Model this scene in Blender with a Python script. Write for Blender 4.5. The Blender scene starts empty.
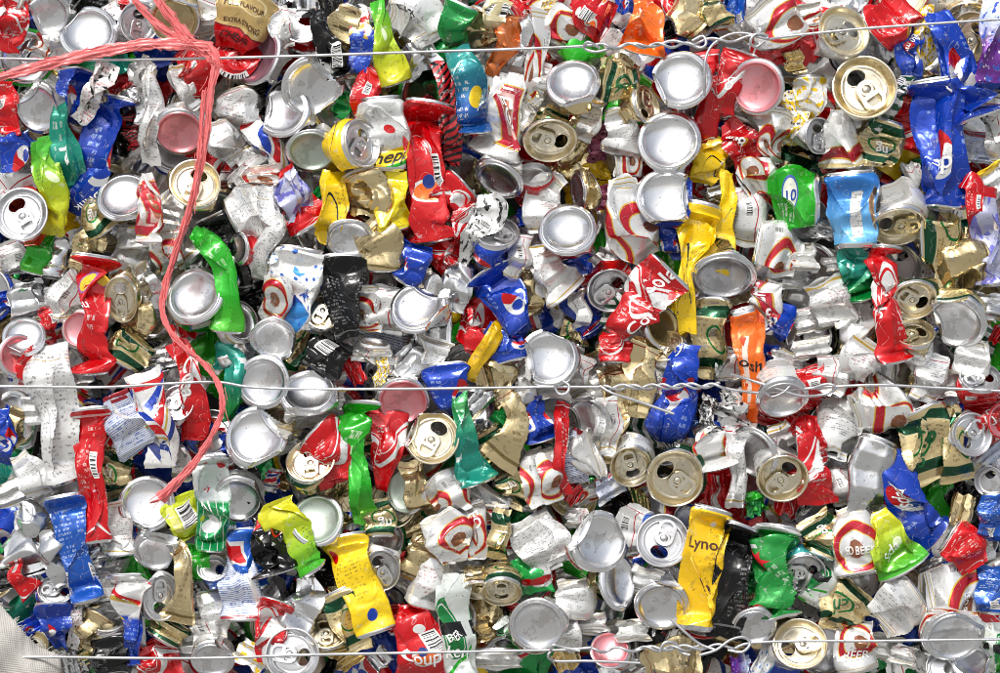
import bpy, bmesh, math, random
import numpy as np
from mathutils import Vector

# ---------------------------------------------------------------- camera, sky, sun, exposure
scene = bpy.context.scene
COL = scene.collection
PXM = 0.0009            # metres per photograph pixel on the face of the bale
CAMD = 2.6              # metres from the camera to that face
rad = math.radians

cam_data = bpy.data.cameras.new("camera")
cam_data.sensor_width = 36.0
cam_data.lens = 36.0 * CAMD / (1000 * PXM)
cam_data.clip_end = 200.0
cam = bpy.data.objects.new("camera", cam_data)
COL.objects.link(cam)
cam.location = (0, -CAMD, 0)
cam.rotation_euler = (rad(90), 0, 0)
scene.camera = cam

SUN_AZ = math.atan2(-0.35, -0.94)   # behind the camera, a little to the left
SUN_EL = rad(50)
world = bpy.data.worlds.new("World")
scene.world = world
world.use_nodes = True
wn = world.node_tree
for n in list(wn.nodes):
    wn.nodes.remove(n)
w_out = wn.nodes.new("ShaderNodeOutputWorld")
w_bg = wn.nodes.new("ShaderNodeBackground")
w_sky = wn.nodes.new("ShaderNodeTexSky")
w_sky.sky_type = 'NISHITA'
w_sky.sun_disc = False
w_sky.sun_elevation = SUN_EL
w_sky.sun_rotation = SUN_AZ
w_sky.dust_density = 4.0
w_hsv = wn.nodes.new("ShaderNodeHueSaturation")      # thin overcast: the sky is nearly white
w_hsv.inputs["Saturation"].default_value = 0.42
wn.links.new(w_sky.outputs[0], w_hsv.inputs["Color"])
wn.links.new(w_hsv.outputs[0], w_bg.inputs["Color"])
w_bg.inputs["Strength"].default_value = 0.07
wn.links.new(w_bg.outputs[0], w_out.inputs["Surface"])

sun_data = bpy.data.lights.new("sun", 'SUN')
sun_data.energy = 1.5
sun_data.angle = rad(10)
sun_data.color = (1.0, 0.98, 0.95)
sun = bpy.data.objects.new("sun", sun_data)
COL.objects.link(sun)
sdir = Vector((math.sin(SUN_AZ) * math.cos(SUN_EL), math.cos(SUN_AZ) * math.cos(SUN_EL), math.sin(SUN_EL)))
sun.rotation_euler = (-sdir).to_track_quat('-Z', 'Y').to_euler()
sun.location = (-1, -3, 3)

scene.render.engine = 'CYCLES'
scene.cycles.filter_width = 1.0
scene.view_settings.view_transform = 'Standard'
scene.view_settings.look = 'None'
scene.view_settings.gamma = 1.0
scene.view_settings.exposure = 1.0
scene.view_settings.use_curve_mapping = False

# ---------------------------------------------------------------- materials
def srgb(h):
    h = h.lstrip('#')
    out = []
    for i in (0, 2, 4):
        c = int(h[i:i + 2], 16) / 255
        out.append(c / 12.92 if c <= 0.04045 else ((c + 0.055) / 1.055) ** 2.4)
    return (*out, 1.0)

class NB:
    """small node builder"""
    def __init__(self, mat):
        self.t = mat.node_tree
        self.n = self.t.nodes
        self.l = self.t.links
    def new(self, kind, **kw):
        nd = self.n.new(kind)
        for k, v in kw.items():
            setattr(nd, k, v)
        return nd
    def put(self, sock, v):
        if hasattr(v, 'is_linked'):
            self.l.new(v, sock)
        else:
            sock.default_value = v
    def m(self, op, a, b=0.0, c=0.0):
        nd = self.new("ShaderNodeMath", operation=op)
        self.put(nd.inputs[0], a); self.put(nd.inputs[1], b); self.put(nd.inputs[2], c)
        return nd.outputs[0]
    def mix(self, f, a, b):
        nd = self.new("ShaderNodeMix", data_type='RGBA')
        self.put(nd.inputs[0], f); self.put(nd.inputs[6], a); self.put(nd.inputs[7], b)
        return nd.outputs[2]
    def between(self, x, lo, hi):
        return self.m('MULTIPLY', self.m('GREATER_THAN', x, lo), self.m('LESS_THAN', x, hi))
    def comb(self, x, y, z=0.0):
        nd = self.new("ShaderNodeCombineXYZ")
        self.put(nd.inputs[0], x); self.put(nd.inputs[1], y); self.put(nd.inputs[2], z)
        return nd.outputs[0]
    def noise(self, vec, scale, detail=2.0, rough=0.5, dims='3D'):
        nd = self.new("ShaderNodeTexNoise", noise_dimensions=dims)
        if vec is not None:
            self.put(nd.inputs["Vector"], vec)
        nd.inputs["Scale"].default_value = scale
        nd.inputs["Detail"].default_value = detail
        nd.inputs["Roughness"].default_value = rough
        return nd.outputs["Fac"]

def base_mat(name):
    m = bpy.data.materials.new(name)
    m.use_nodes = True
    nb = NB(m)
    bs = next(n for n in nb.n if n.type == 'BSDF_PRINCIPLED')
    return m, nb, bs

def finish(nb, bs, obj_coord, bump=0.35, bscale=160.0, crease=0.0):
    n1 = nb.noise(obj_coord, bscale, 3.0, 0.55)
    n2 = nb.noise(obj_coord, bscale * 0.33, 1.0, 0.5)
    h = nb.m('ADD', n1, nb.m('MULTIPLY', n2, 1.6))
    if crease:                                  # sharp fine creases of crushed sheet metal
        r1 = nb.m('ABSOLUTE', nb.m('SUBTRACT', nb.noise(obj_coord, 55, 1.0, 0.4), 0.5))
        r2 = nb.m('ABSOLUTE', nb.m('SUBTRACT', nb.noise(obj_coord, 120, 1.0, 0.4), 0.5))
        h = nb.m('ADD', h, nb.m('ADD', nb.m('MULTIPLY', r1, crease), nb.m('MULTIPLY', r2, crease * .6)))
    b = nb.new("ShaderNodeBump")
    b.inputs["Strength"].default_value = bump
    b.inputs["Distance"].default_value = 0.0011
    nb.l.new(h, b.inputs["Height"])
    nb.l.new(b.outputs[0], bs.inputs["Normal"])

def metal(name, col, rough=0.3, metallic=1.0, stain=None, stain_amt=0.5, dirt=0.5):
    m, nb, bs = base_mat(name)
    tc = nb.new("ShaderNodeTexCoord").outputs["Object"]
    oi = nb.new("ShaderNodeObjectInfo").outputs["Random"]
    c = nb.mix(nb.m('MULTIPLY', oi, 0.35), col, tuple(x * 0.72 for x in col[:3]) + (1,))
    if stain:
        sp = nb.m('MULTIPLY', nb.m('ADD', 0.55, nb.noise(tc, 60, 3)), stain_amt)
        c = nb.mix(sp, c, stain)
    blot = nb.noise(tc, 45, 4, 0.6)
    bl = nb.m('MULTIPLY', nb.m('GREATER_THAN', blot, 0.57), 0.26)
    c = nb.mix(bl, c, srgb('#7a6c58'))
    spk = nb.noise(tc, 420, 2, 0.5)
    sk = nb.m('MULTIPLY', nb.m('GREATER_THAN', spk, 0.70), dirt)
    c = nb.mix(sk, c, srgb('#3b2c20'))
    nb.l.new(c, bs.inputs["Base Color"])
    bs.inputs["Metallic"].default_value = metallic
    r = nb.m('ADD', rough - 0.08, nb.m('MULTIPLY', nb.noise(tc, 80, 3), 0.2))
    nb.l.new(r, bs.inputs["Roughness"])
    finish(nb, bs, tc, 0.08, 110)
    return m

def printed(name, col, layers=(), metallic=0.3, rough=0.3, wear=0.8, bump=0.1, crease=15.0, coat=0.45):
    """lacquered aluminium with a print laid out in (u round the can, v along it)"""
    m, nb, bs = base_mat(name)
    tcn = nb.new("ShaderNodeTexCoord")
    tc = tcn.outputs["Object"]
    oi = nb.new("ShaderNodeObjectInfo").outputs["Random"]
    sep = nb.new("ShaderNodeSeparateXYZ")
    nb.l.new(tcn.outputs["UV"], sep.inputs[0])
    u, v = sep.outputs[0], sep.outputs[1]
    uc = nb.m('FRACT', nb.m('MULTIPLY', u, 2.0))        # the art is on both sides of the can
    hv = nb.new("ShaderNodeHueSaturation")
    hv.inputs["Color"].default_value = col
    nb.l.new(nb.m('ADD', 0.88, nb.m('MULTIPLY', oi, 0.24)), hv.inputs["Value"])
    c = hv.outputs[0]
    for L in layers:
        k = L[0]
        if k == 'band':
            f = nb.between(v, L[1], L[2]); c = nb.mix(f, c, L[3])
        elif k == 'slant':      # band that climbs round the can
            vv = nb.m('ADD', v, nb.m('MULTIPLY', nb.m('SUBTRACT', uc, 0.5), L[3]))
            f = nb.between(vv, L[1], L[2]); c = nb.mix(f, c, L[4])
        elif k == 'grad':
            mr = nb.new("ShaderNodeMapRange", clamp=True)
            nb.l.new(v, mr.inputs[0]); mr.inputs[1].default_value = L[1]; mr.inputs[2].default_value = L[2]
            c = nb.mix(mr.outputs[0], c, L[3])
        elif k == 'wave':       # ribbon
            s = nb.m('SINE', nb.m('MULTIPLY', nb.m('ADD', uc, L[4]), 6.2832))
            d = nb.m('ABSOLUTE', nb.m('SUBTRACT', v, nb.m('ADD', L[1], nb.m('MULTIPLY', s, L[2]))))
            wd = nb.m('MULTIPLY', nb.m('ADD', 1.25, nb.m('SINE', nb.m('MULTIPLY', nb.m('ADD', u, 0.3), 12.566))), L[3] * 0.6)
            f = nb.m('LESS_THAN', d, wd); c = nb.mix(f, c, L[5])
        elif k in ('disc', 'ring'):
            du = nb.m('DIVIDE', nb.m('SUBTRACT', uc, L[1]), L[3])
            dv = nb.m('DIVIDE', nb.m('SUBTRACT', v, L[2]), L[4])
            r2 = nb.m('SQRT', nb.m('ADD', nb.m('MULTIPLY', du, du), nb.m('MULTIPLY', dv, dv)))
            if k == 'disc':
                f = nb.m('LESS_THAN', r2, 1.0); c = nb.mix(f, c, L[5])
            else:
                f = nb.between(r2, 1.0 - L[6], 1.0); c = nb.mix(f, c, L[5])
        elif k == 'half':       # lower half of a disc
            du = nb.m('DIVIDE', nb.m('SUBTRACT', uc, L[1]), L[3])
            dv = nb.m('DIVIDE', nb.m('SUBTRACT', v, L[2]), L[4])
            r2 = nb.m('ADD', nb.m('MULTIPLY', du, du), nb.m('MULTIPLY', dv, dv))
            side = nb.m('LESS_THAN', nb.m('ADD', dv, nb.m('MULTIPLY', nb.m('SINE', nb.m('MULTIPLY', du, 3.0)), 0.25)), L[6])
            f = nb.m('MULTIPLY', nb.m('LESS_THAN', r2, 1.0), side); c = nb.mix(f, c, L[5])
        elif k == 'text':       # rows of small print (too fine to read)
            u0, u1, v0, v1, rows, tcol = L[1:7]
            row = nb.m('MULTIPLY', v, rows)
            rr = nb.m('FLOOR', row)
            inrow = nb.m('LESS_THAN', nb.m('FRACT', row), 0.56)
            ch = nb.noise(nb.comb(nb.m('MULTIPLY', uc, 62.0), nb.m('MULTIPLY', rr, 7.3), nb.m('MULTIPLY', nb.m('FRACT', row), 1.6)), 1.0, 2.0, 0.8)
            wd = nb.noise(nb.comb(nb.m('MULTIPLY', uc, 11.0), nb.m('MULTIPLY', rr, 3.1), 4.0), 1.0, 0.0)
            f = nb.m('MULTIPLY', inrow, nb.m('MULTIPLY', nb.m('GREATER_THAN', ch, 0.5), nb.m('GREATER_THAN', wd, 0.5)))
            f = nb.m('MULTIPLY', f, nb.m('MULTIPLY', nb.between(uc, u0, u1), nb.between(v, v0, v1)))
            c = nb.mix(nb.m('MULTIPLY', f, 0.75), c, tcol)
        elif k == 'box':
            f = nb.m('MULTIPLY', nb.between(uc, L[1], L[2]), nb.between(v, L[3], L[4])); c = nb.mix(f, c, L[5])
        elif k == 'bars':       # bar code: white field, dark stripes
            u0, u1, v0, v1 = L[1:5]
            f = nb.m('MULTIPLY', nb.between(uc, u0, u1), nb.between(v, v0, v1)); c = nb.mix(f, c, srgb('#eeeeec'))
            st = nb.m('GREATER_THAN', nb.noise(nb.comb(nb.m('MULTIPLY', v, 1.0 / (v1 - v0) * 17.0), 3.0, 0.0), 1.0, 1.0), 0.5)
            f2 = nb.m('MULTIPLY', st, nb.m('MULTIPLY', nb.between(uc, u0 + .03, u1 - .03), nb.between(v, v0 + .015, v1 - .015)))
            c = nb.mix(f2, c, srgb('#191919'))
        elif k == 'dots':
            vo = nb.new("ShaderNodeTexVoronoi")
            nb.l.new(nb.comb(nb.m('MULTIPLY', u, 1.8), v), vo.inputs["Vector"])
            vo.inputs["Scale"].default_value = L[1]
            vo.inputs["Randomness"].default_value = L[4] if len(L) > 4 else 0.5
            f = nb.m('LESS_THAN', vo.outputs["Distance"], L[2]); c = nb.mix(f, c, L[3])
        elif k == 'patch':      # ragged printed shapes
            f = nb.m('GREATER_THAN', nb.noise(nb.comb(nb.m('MULTIPLY', u, 1.8), v, L[4]), L[1], 2.0), L[2]); c = nb.mix(f, c, L[3])
        elif k == 'stripe':     # diagonal stripes
            s = nb.m('FRACT', nb.m('ADD', nb.m('MULTIPLY', v, L[1]), nb.m('MULTIPLY', u, L[2])))
            c = nb.mix(nb.m('LESS_THAN', s, L[3]), c, L[4])
    # print cracked along the creases, scuffs down to bare metal, and dirt
    cr = nb.m('ABSOLUTE', nb.m('SUBTRACT', nb.noise(tc, 55, 1.0, 0.4), 0.5))
    cr = nb.m('MULTIPLY', nb.m('LESS_THAN', cr, 0.0035), nb.m('GREATER_THAN', nb.noise(tc, 220, 3, 0.6), 0.47))
    c = nb.mix(nb.m('MULTIPLY', cr, .45 * wear), c, srgb('#d4d4d2'))
    scuff = nb.m('MULTIPLY', nb.m('GREATER_THAN', nb.noise(tc, 130, 4, 0.7), 0.655), 0.6 * wear)
    c2 = nb.mix(scuff, c, srgb('#c9c9c7'))
    dirt = nb.m('MULTIPLY', nb.m('GREATER_THAN', nb.noise(tc, 75, 5, 0.72), 0.61), 0.42 * wear)
    c3 = nb.mix(dirt, c2, srgb('#5c5148'))
    spk = nb.m('MULTIPLY', nb.m('GREATER_THAN', nb.noise(tc, 380, 1, 0.5), 0.71), 0.6 * wear)
    c4 = nb.mix(spk, c3, srgb('#33271d'))
    nb.l.new(c4, bs.inputs["Base Color"])
    bs.inputs["Metallic"].default_value = metallic
    r = nb.m('ADD', rough - 0.13, nb.m('MULTIPLY', nb.noise(tc, 90, 2), 0.16))
    nb.l.new(r, bs.inputs["Roughness"])
    bs.inputs["Coat Weight"].default_value = coat
    bs.inputs["Coat Roughness"].default_value = 0.07
    finish(nb, bs, tc, bump, crease=crease)
    return m

WH = srgb('#dcdcda'); RED = srgb('#c2040f'); DRED = srgb('#8e1020'); GRN = srgb('#04732f'); DGRN = srgb('#0b4a2c')
LGRN = srgb('#1fa31c'); YEL = srgb('#ecc40c'); BLU = srgb('#0538a6'); NAVY = srgb('#14307c'); BLK = srgb('#0a0a0b')
GLD = srgb('#c9b07a'); INK = srgb('#4a4a4c'); GOLDL = srgb('#b79a3e'); ORG = srgb('#ec6a14'); SKY = srgb('#2f86cf')
SIL = srgb('#b9babb'); CREAM = srgb('#d8ccA0'.lower()); LIME = srgb('#a9c81c'); PINK = srgb('#d0355a'); PURP = srgb('#6b2a8e')

def P(*a, **k): return printed(*a, **k)
rimb = ('band', 0.035, 0.05, GOLDL)
MAT = {
 'white': P('white print', WH, [('text', .2, .8, .25, .7, 30, INK), ('band', .09, .10, GOLDL), rimb, ('band', .91, .925, GOLDL)], .5, .25, crease=7.0),
 'leo': P('white print with red and gold oval', WH, [('text', .02, .16, .2, .6, 24, INK), ('bars', .86, .97, .3, .45), ('disc', .5, .62, .40, .36, srgb('#d9b53c')), ('disc', .5, .62, .385, .342, srgb('#b5182a')), ('disc', .5, .66, .30, .25, srgb('#d9b53c')), ('disc', .5, .66, .285, .235, WH), ('disc', .5, .66, .12, .12, srgb('#8a5a3a')), ('text', .38, .62, .55, .78, 18, DRED), ('band', .09, .10, GOLDL), rimb], .5, .25, crease=7.0),
 'white2': P('white print with bar code', WH, [('text', .05, .45, .15, .85, 26, INK), ('bars', .55, .72, .3, .52), ('box', .78, .8, .1, .9, srgb('#b5182a')), ('band', .09, .105, srgb('#b5182a')), ('band', .9, .92, GOLDL)], .5, .25, crease=7.0),
 'white3': P('white print with fine rules', srgb('#d9d9d6'), [('stripe', 30, 0, .06, srgb('#b9bbc0')), ('text', .4, .95, .3, .7, 18, srgb('#9a3a3a')), ('text', .0, .38, .2, .5, 30, INK), ('band', .06, .12, srgb('#c9a84a'))], .5, .25, crease=7.0),
 'fineprint': P('white print covered in text', WH, [('text', .04, .96, .05, .95, 34, INK), ('box', .3, .32, .1, .9, srgb('#bdbdbd')), ('band', .12, .125, GOLDL)], .42, .27, crease=9.0),
 'leoblk': P('black and white print with red crest', srgb('#1d1b1a'), [('patch', 9, .56, WH, 2.), ('band', .0, .45, WH), ('disc', .5, .3, .3, .22, GOLDL), ('disc', .5, .3, .26, .19, RED), ('text', .0, 1, .5, .9, 18, WH)], .3, .3),
 'leopink': P('white print with red label', WH, [('box', .16, .84, .14, .88, srgb('#d9b53c')), ('box', .18, .82, .155, .865, srgb('#b82438')), ('box', .3, .7, .25, .75, srgb('#d8b0a8')), ('disc', .5, .5, .17, .2, srgb('#a86a50')), ('text', .2, .8, .16, .24, 40, WH)], .42, .27),
 'chang': P('pale gold print with green band', srgb('#d8c390'), [('text', .1, .9, .2, .7, 18, srgb('#6d5a34')), ('band', .10, .25, DGRN), ('band', .08, .10, CREAM), ('band', .25, .268, CREAM), ('band', .76, .9, DGRN), ('ring', .5, .52, .2, .18, GRN, .18)], .8, .24),
 'gold': P('champagne gold', srgb('#dcc898'), [('text', .1, .5, .25, .7, 16, srgb('#8a7447')), ('band', .1, .112, srgb('#a23b2a')), ('band', .86, .9, srgb('#8f7c4a'))], .9, .22),
 'cream': P('cream print with bar code', CREAM, [('bars', .35, .68, .15, .55), ('band', .8, .83, RED)], .35, .33),
 'copper': P('copper orange', srgb('#b8622c'), [('band', .05, .07, srgb('#e8b68a'))], .6, .28),
 'coke': P('red print with white ribbon', RED, [('wave', .5, .2, .085, .0, WH), ('wave', .34, .2, .02, .02, WH), ('text', .02, .22, .2, .8, 22, WH)], .3, .28),
 'red': P('red print', RED, [('bars', .72, .92, .3, .5), ('text', .3, .6, .12, .6, 24, srgb('#f0d9d4')), ('wave', .9, .05, .012, .3, WH), ('band', .04, .052, WH)], .3, .27),
 'redlabel': P('red print with white panel', srgb('#c60812'), [('bars', .56, .82, .35, .6), ('disc', .5, .62, .2, .10, WH), ('disc', .5, .62, .16, .08, ORG), ('disc', .5, .54, .06, .05, NAVY), ('disc', .62, .3, .09, .05, WH)], .3, .27),
 'redlion': P('red print with yellow badge', RED, [('disc', .52, .5, .14, .11, srgb('#e0a01c')), ('disc', .52, .5, .09, .07, srgb('#6d2a10')), ('text', .0, .35, .2, .8, 16, WH)], .3, .28),
 'pepsi': P('royal blue print with round emblem', BLU, [('disc', .5, .55, .2, .19, WH), ('half', .5, .55, .2, .19, RED, -.12), ('half', .5, .55, .0001, .0001, RED, -.2), ('disc', .5, .62, .1, .06, BLU), ('text', .0, .2, .2, .8, 16, srgb('#9fb6e2')), ('grad', .65, 1.05, srgb('#0a2f86'))], .34, .26),
 'blue': P('blue print with small text', srgb('#1450ab'), [('text', .05, .95, .1, .62, 26, srgb('#c5d6ee')), ('bars', .3, .66, .68, .9)], .34, .3),
 'bluelines': P('white print with blue rows', srgb('#dfe4ee'), [('stripe', 34, 3, .32, srgb('#6d82ae')), ('box', .0, .16, .0, 1., WH), ('text', .2, .9, .1, .9, 16, srgb('#2c4a96')), ('band', .0, .06, DRED)], .25, .35),
 'bluew': P('blue and white print', WH, [('grad', .42, .46, BLU), ('slant', .3, .36, .3, GOLDL), ('slant', .2, .28, .3, RED), ('text', .1, .9, .5, .9, 24, srgb('#8fb0e4'))], .3, .3),
 'bluered': P('blue print with red and white label', srgb('#1c56b4'), [('box', .25, .8, .15, .5, WH), ('box', .3, .75, .2, .45, RED)], .32, .28),
 'blueyel': P('teal blue print with yellow', srgb('#17559f'), [('grad', .7, .2, srgb('#1a8a86')), ('disc', .62, .62, .16, .12, YEL), ('text', .1, .5, .2, .9, 14, WH)], .35, .26),
 'tri': P('white print with blue and red stripes', WH, [('slant', .28, .42, .5, BLU), ('slant', .48, .62, .5, RED), ('slant', .66, .7, .5, GOLDL), ('slant', .76, .84, .5, NAVY), ('band', .08, .15, RED)], .26, .32),
 'sky': P('sky blue print with white panel', srgb('#2a78c8'), [('grad', .15, .85, srgb('#6db4e6')), ('box', .3, .44, .2, .9, WH), ('text', .3, .44, .2, .9, 30, INK), ('disc', .64, .5, .06, .3, srgb('#8a6a4a')), ('disc', .70, .3, .06, .05, srgb('#2b1d16'))], .3, .27),
 'green': P('emerald green print', srgb('#047a32'), [('text', .1, .45, .2, .75, 12, WH), ('grad', .8, .45, srgb('#178a78')), ('box', .6, .9, .3, .34, WH)], .36, .26),
 'emerald': P('plain emerald green', srgb('#0f8a3d'), [('text', .4, .6, .3, .4, 12, WH)], .42, .24),
 'teal': P('teal green print', srgb('#118a72'), [('text', .3, .7, .3, .6, 9, WH)], .36, .27),
 'lgreen': P('bright green print', LGRN, [('text', .12, .34, .1, .5, 12, WH), ('disc', .5, .5, .13, .12, srgb('#e8ecd8')), ('ring', .5, .5, .15, .14, srgb('#4b6bb8'), .16)], .36, .26),
 'lgreenp': P('plain bright green', srgb('#22a81c'), [('text', .3, .6, .2, .5, 9, srgb('#d6f0c8')), ('grad', .7, 1., srgb('#4fb02a'))], .36, .26),
 'lime': P('lime print fading to yellow', srgb('#43ad1f'), [('grad', .1, .85, srgb('#ccc916')), ('text', .62, .85, .25, .7, 24, srgb('#2c4a16')), ('disc', .3, .42, .08, .07, srgb('#dff0c0'))], .3, .28),
 'limebar': P('lime print with bar code', srgb('#b9c61a'), [('bars', .34, .66, .25, .7), ('box', .2, .32, .2, .75, srgb('#e4e27a'))], .26, .3),
 'limeyel': P('yellow and lime print', srgb('#e7d414'), [('grad', .4, .75, srgb('#6fc020')), ('grad', .0, .14, srgb('#e6d21a'))], .32, .28),
 'stripeg': P('green and white striped', WH, [('stripe', 7, 2, .5, DGRN), ('bars', .3, .6, .1, .4)], .34, .3),
 'sprite': P('silver and green print', srgb('#c8d2ce'), [('grad', .42, .46, srgb('#0e8a4a')), ('disc', .5, .7, .3, .16, srgb('#138a4e')), ('disc', .5, .72, .2, .07, WH), ('stripe', 1, 12, .12, WH), ('disc', .5, .1, .08, .05, RED)], .4, .28),
 'yellow': P('yellow print', srgb('#eec70e'), [('text', .6, .9, .2, .8, 18, srgb('#6d5a10')), ('wave', .6, .25, .02, .3, BLK)], .22, .3),
 'yellow2': P('golden yellow print', srgb('#e6b90f'), [('text', .6, .95, .1, .9, 22, srgb('#7a6010')), ('disc', .62, .1, .04, .02, WH), ('patch', 3, .68, srgb('#b98f10'), 2.)], .34, .28),
 'yellowtext': P('yellow print with rows of text', srgb('#efcb12'), [('text', .2, .8, .22, .62, 28, srgb('#7c6a1c')), ('disc', .72, .84, .1, .06, BLU), ('disc', .35, .15, .08, .06, RED)], .24, .3),
 'yelwhite': P('yellow and white comic print', WH, [('patch', 10, .5, YEL, 1.), ('patch', 18, .6, INK, 4.)], .25, .32),
 'ydrop': P('white print with yellow splash', WH, [('patch', 6, .56, YEL, 2.), ('dots', 14, .16, srgb('#a8a8a8'))], .25, .32),
 'hepp': P('silver print with yellow band', srgb('#d2d3d2'), [('slant', .03, .28, .35, YEL), ('disc', .56, .52, .08, .06, RED), ('slant', .0, .06, .3, LGRN)], .4, .3),
 'orange': P('orange print', ORG, [('text', .1, .4, .3, .7, 16, srgb('#fbe3c8')), ('box', .3, .42, .2, .8, srgb('#e7d3c6')), ('patch', 5, .64, srgb('#c8430c'), 5.)], .28, .29),
 'black': P('black print', BLK, [('text', .2, .8, .2, .85, 26, srgb('#8d8d8d')), ('band', .9, .92, srgb('#7a7a7a'))], .3, .24, wear=.3, coat=.15),
 'blackred': P('black print with red stripe', BLK, [('wave', .3, .16, .05, .2, RED), ('text', .3, .7, .1, .2, 30, WH), ('patch', 8, .66, srgb('#d8d8d8'), 6.)], .3, .24, wear=.3, coat=.15),
 'blackbar': P('black print with bar code', BLK, [('bars', .34, .66, .5, .86), ('text', .3, .8, .1, .45, 14, WH)], .3, .24, wear=.3, coat=.15),
 'redblk': P('red and black print', srgb('#a8141c'), [('stripe', 12, 6, .45, BLK), ('text', .3, .6, .1, .9, 18, WH)], .3, .28),
 'redtext': P('white print dotted with red and black', WH, [('text', .0, 1., .05, .95, 22, RED), ('text', .0, 1., .05, .4, 15, BLK), ('patch', 7, .62, BLK, 2.)], .25, .32),
 'silver': P('bare scuffed aluminium', srgb('#d6d7d8'), [], .96, .25, crease=7.0),
 'foil': P('torn silver foil print', srgb('#bdbdbb'), [('patch', 9, .58, BLK, 1.), ('bars', .4, .68, .3, .55), ('text', .0, .38, .1, .9, 18, BLK)], .55, .3),
 'wdots': P('white print with blue dots', WH, [('slant', .7, 1.1, -.7, SKY), ('dots', 7, .2, srgb('#1f5cb4'), .3), ('patch', 5, .66, srgb('#3f95d6'), 3.)], .25, .32),
 'bubble': P('white print with bubbles', WH, [('dots', 9, .24, srgb('#8f8f8f')), ('dots', 9, .18, WH), ('band', .0, .2, YEL)], .25, .32),
 'purple': P('purple print with white dots', PURP, [('grad', .45, .75, srgb('#c7d2ee')), ('dots', 12, .22, srgb('#e8e2f2'), 1.), ('patch', 8, .6, srgb('#3a55b8'), 2.)], .3, .28),
 'lav': P('silver lavender print', srgb('#b9bbd6'), [('patch', 4, .55, srgb('#6d6fc0'), 1.), ('text', .4, .7, .5, .8, 20, NAVY), ('band', .0, .1, RED)], .45, .28),
 'pink': P('pink foil', srgb('#a8637a'), [('patch', 8, .55, srgb('#5c2a40'), 1.)], .5, .3),
 'archa': P('white print with red band', WH, [('band', .16, .34, srgb('#a31324')), ('band', .14, .16, GOLDL), ('band', .34, .36, GOLDL), ('band', .0, .1, srgb('#cdbb84'))], .25, .32),
 'archav': P('dark red print with gold edges', srgb('#a6162a'), [('box', .0, .28, .0, 1., WH), ('box', .72, 1., .0, 1., WH), ('box', .28, .31, .0, 1., GOLDL), ('box', .69, .72, .0, 1., GOLDL)], .25, .32),
 'gred': P('gold and red print', srgb('#c9ab6c'), [('grad', .37, .36, RED), ('ring', .42, .74, .2, .13, srgb('#e4d3a2'), .15), ('band', .35, .38, srgb('#7a1016'))], .42, .28),
 'red10': P('red print with yellow badge ten', RED, [('disc', .5, .2, .2, .085, srgb('#e8c42c')), ('ring', .5, .2, .2, .085, srgb('#9a5aa0'), .2), ('text', .6, .8, .35, .6, 13, WH)], .3, .28),
 'heine': P('green and white beer print', srgb('#d4dad4'), [('disc', .5, .52, .34, .3, srgb('#0f7a38')), ('ring', .5, .52, .3, .25, WH, .06), ('disc', .5, .52, .2, .16, srgb('#0f7a38')), ('box', .1, .9, .44, .58, BLK), ('slant', .84, .88, .3, LGRN)], .38, .28),
 'star': P('green print with red star', srgb('#169038'), [('text', .6, .82, .25, .75, 14, srgb('#d8efd6')), ('box', .62, .8, .2, .23, WH), ('band', .0, .05, srgb('#c9ccc9'))], .38, .26),
 'greenred': P('green print with red and white band', srgb('#1aa04a'), [('band', .5, .68, RED), ('band', .68, .76, WH)], .36, .28),
}
MAT['b'] = metal('brushed aluminium', (.84, .845, .86, 1), .21)
MAT['p'] = metal('aluminium with pink residue', (.78, .77, .78, 1), .34, .75, srgb('#e8808a'), .75, .3)
MAT['u'] = metal('aluminium with plum residue', (.7, .68, .7, 1), .34, .7, srgb('#8a5068'), .8, .3)
MAT['q'] = metal('aluminium with pale green lacquer', (.74, .78, .74, 1), .34, .8, srgb('#aebfae'), .6, .4)
MAT['c'] = metal('gold lacquered aluminium base', (.62, .50, .27, 1), .28)
MAT['l'] = metal('aluminium lid', (.76, .765, .78, 1), .31, dirt=.4)
MAT['g'] = metal('gold lacquered lid', (.93, .84, .64, 1), .27, dirt=.4)
MAT['tl'] = metal('bright aluminium tab', (.96, .96, .97, 1), .22, dirt=.1)
MAT['tg'] = metal('pale gold tab', (.98, .92, .76, 1), .22, dirt=.1)
MAT['wire'] = metal('galvanised wire', (.62, .63, .65, 1), .42, .9)

def flat(name, col, rough=.4, metallic=.1):
    m, nb, bs = base_mat(name)
    tc = nb.new("ShaderNodeTexCoord").outputs["Object"]
    f = nb.m('MULTIPLY', nb.m('GREATER_THAN', nb.noise(tc, 160, 4, .7), .62), .5)
    nb.l.new(nb.mix(f, col, tuple(x * .5 for x in col[:3]) + (1,)), bs.inputs["Base Color"])
    bs.inputs["Roughness"].default_value = rough
    bs.inputs["Metallic"].default_value = metallic
    return m
INKS = {'w': flat('white ink', srgb('#ececea')), 'k': flat('black ink', srgb('#161616')), 'r': flat('red ink', srgb('#c01420')),
        'y': flat('yellow ink', srgb('#f0d020')), 'd': flat('dark brown ink', srgb('#4a2a14')), 'g': flat('green ink', srgb('#0c5c30')), 'b': flat('blue ink', srgb('#20409c'))}

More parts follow.
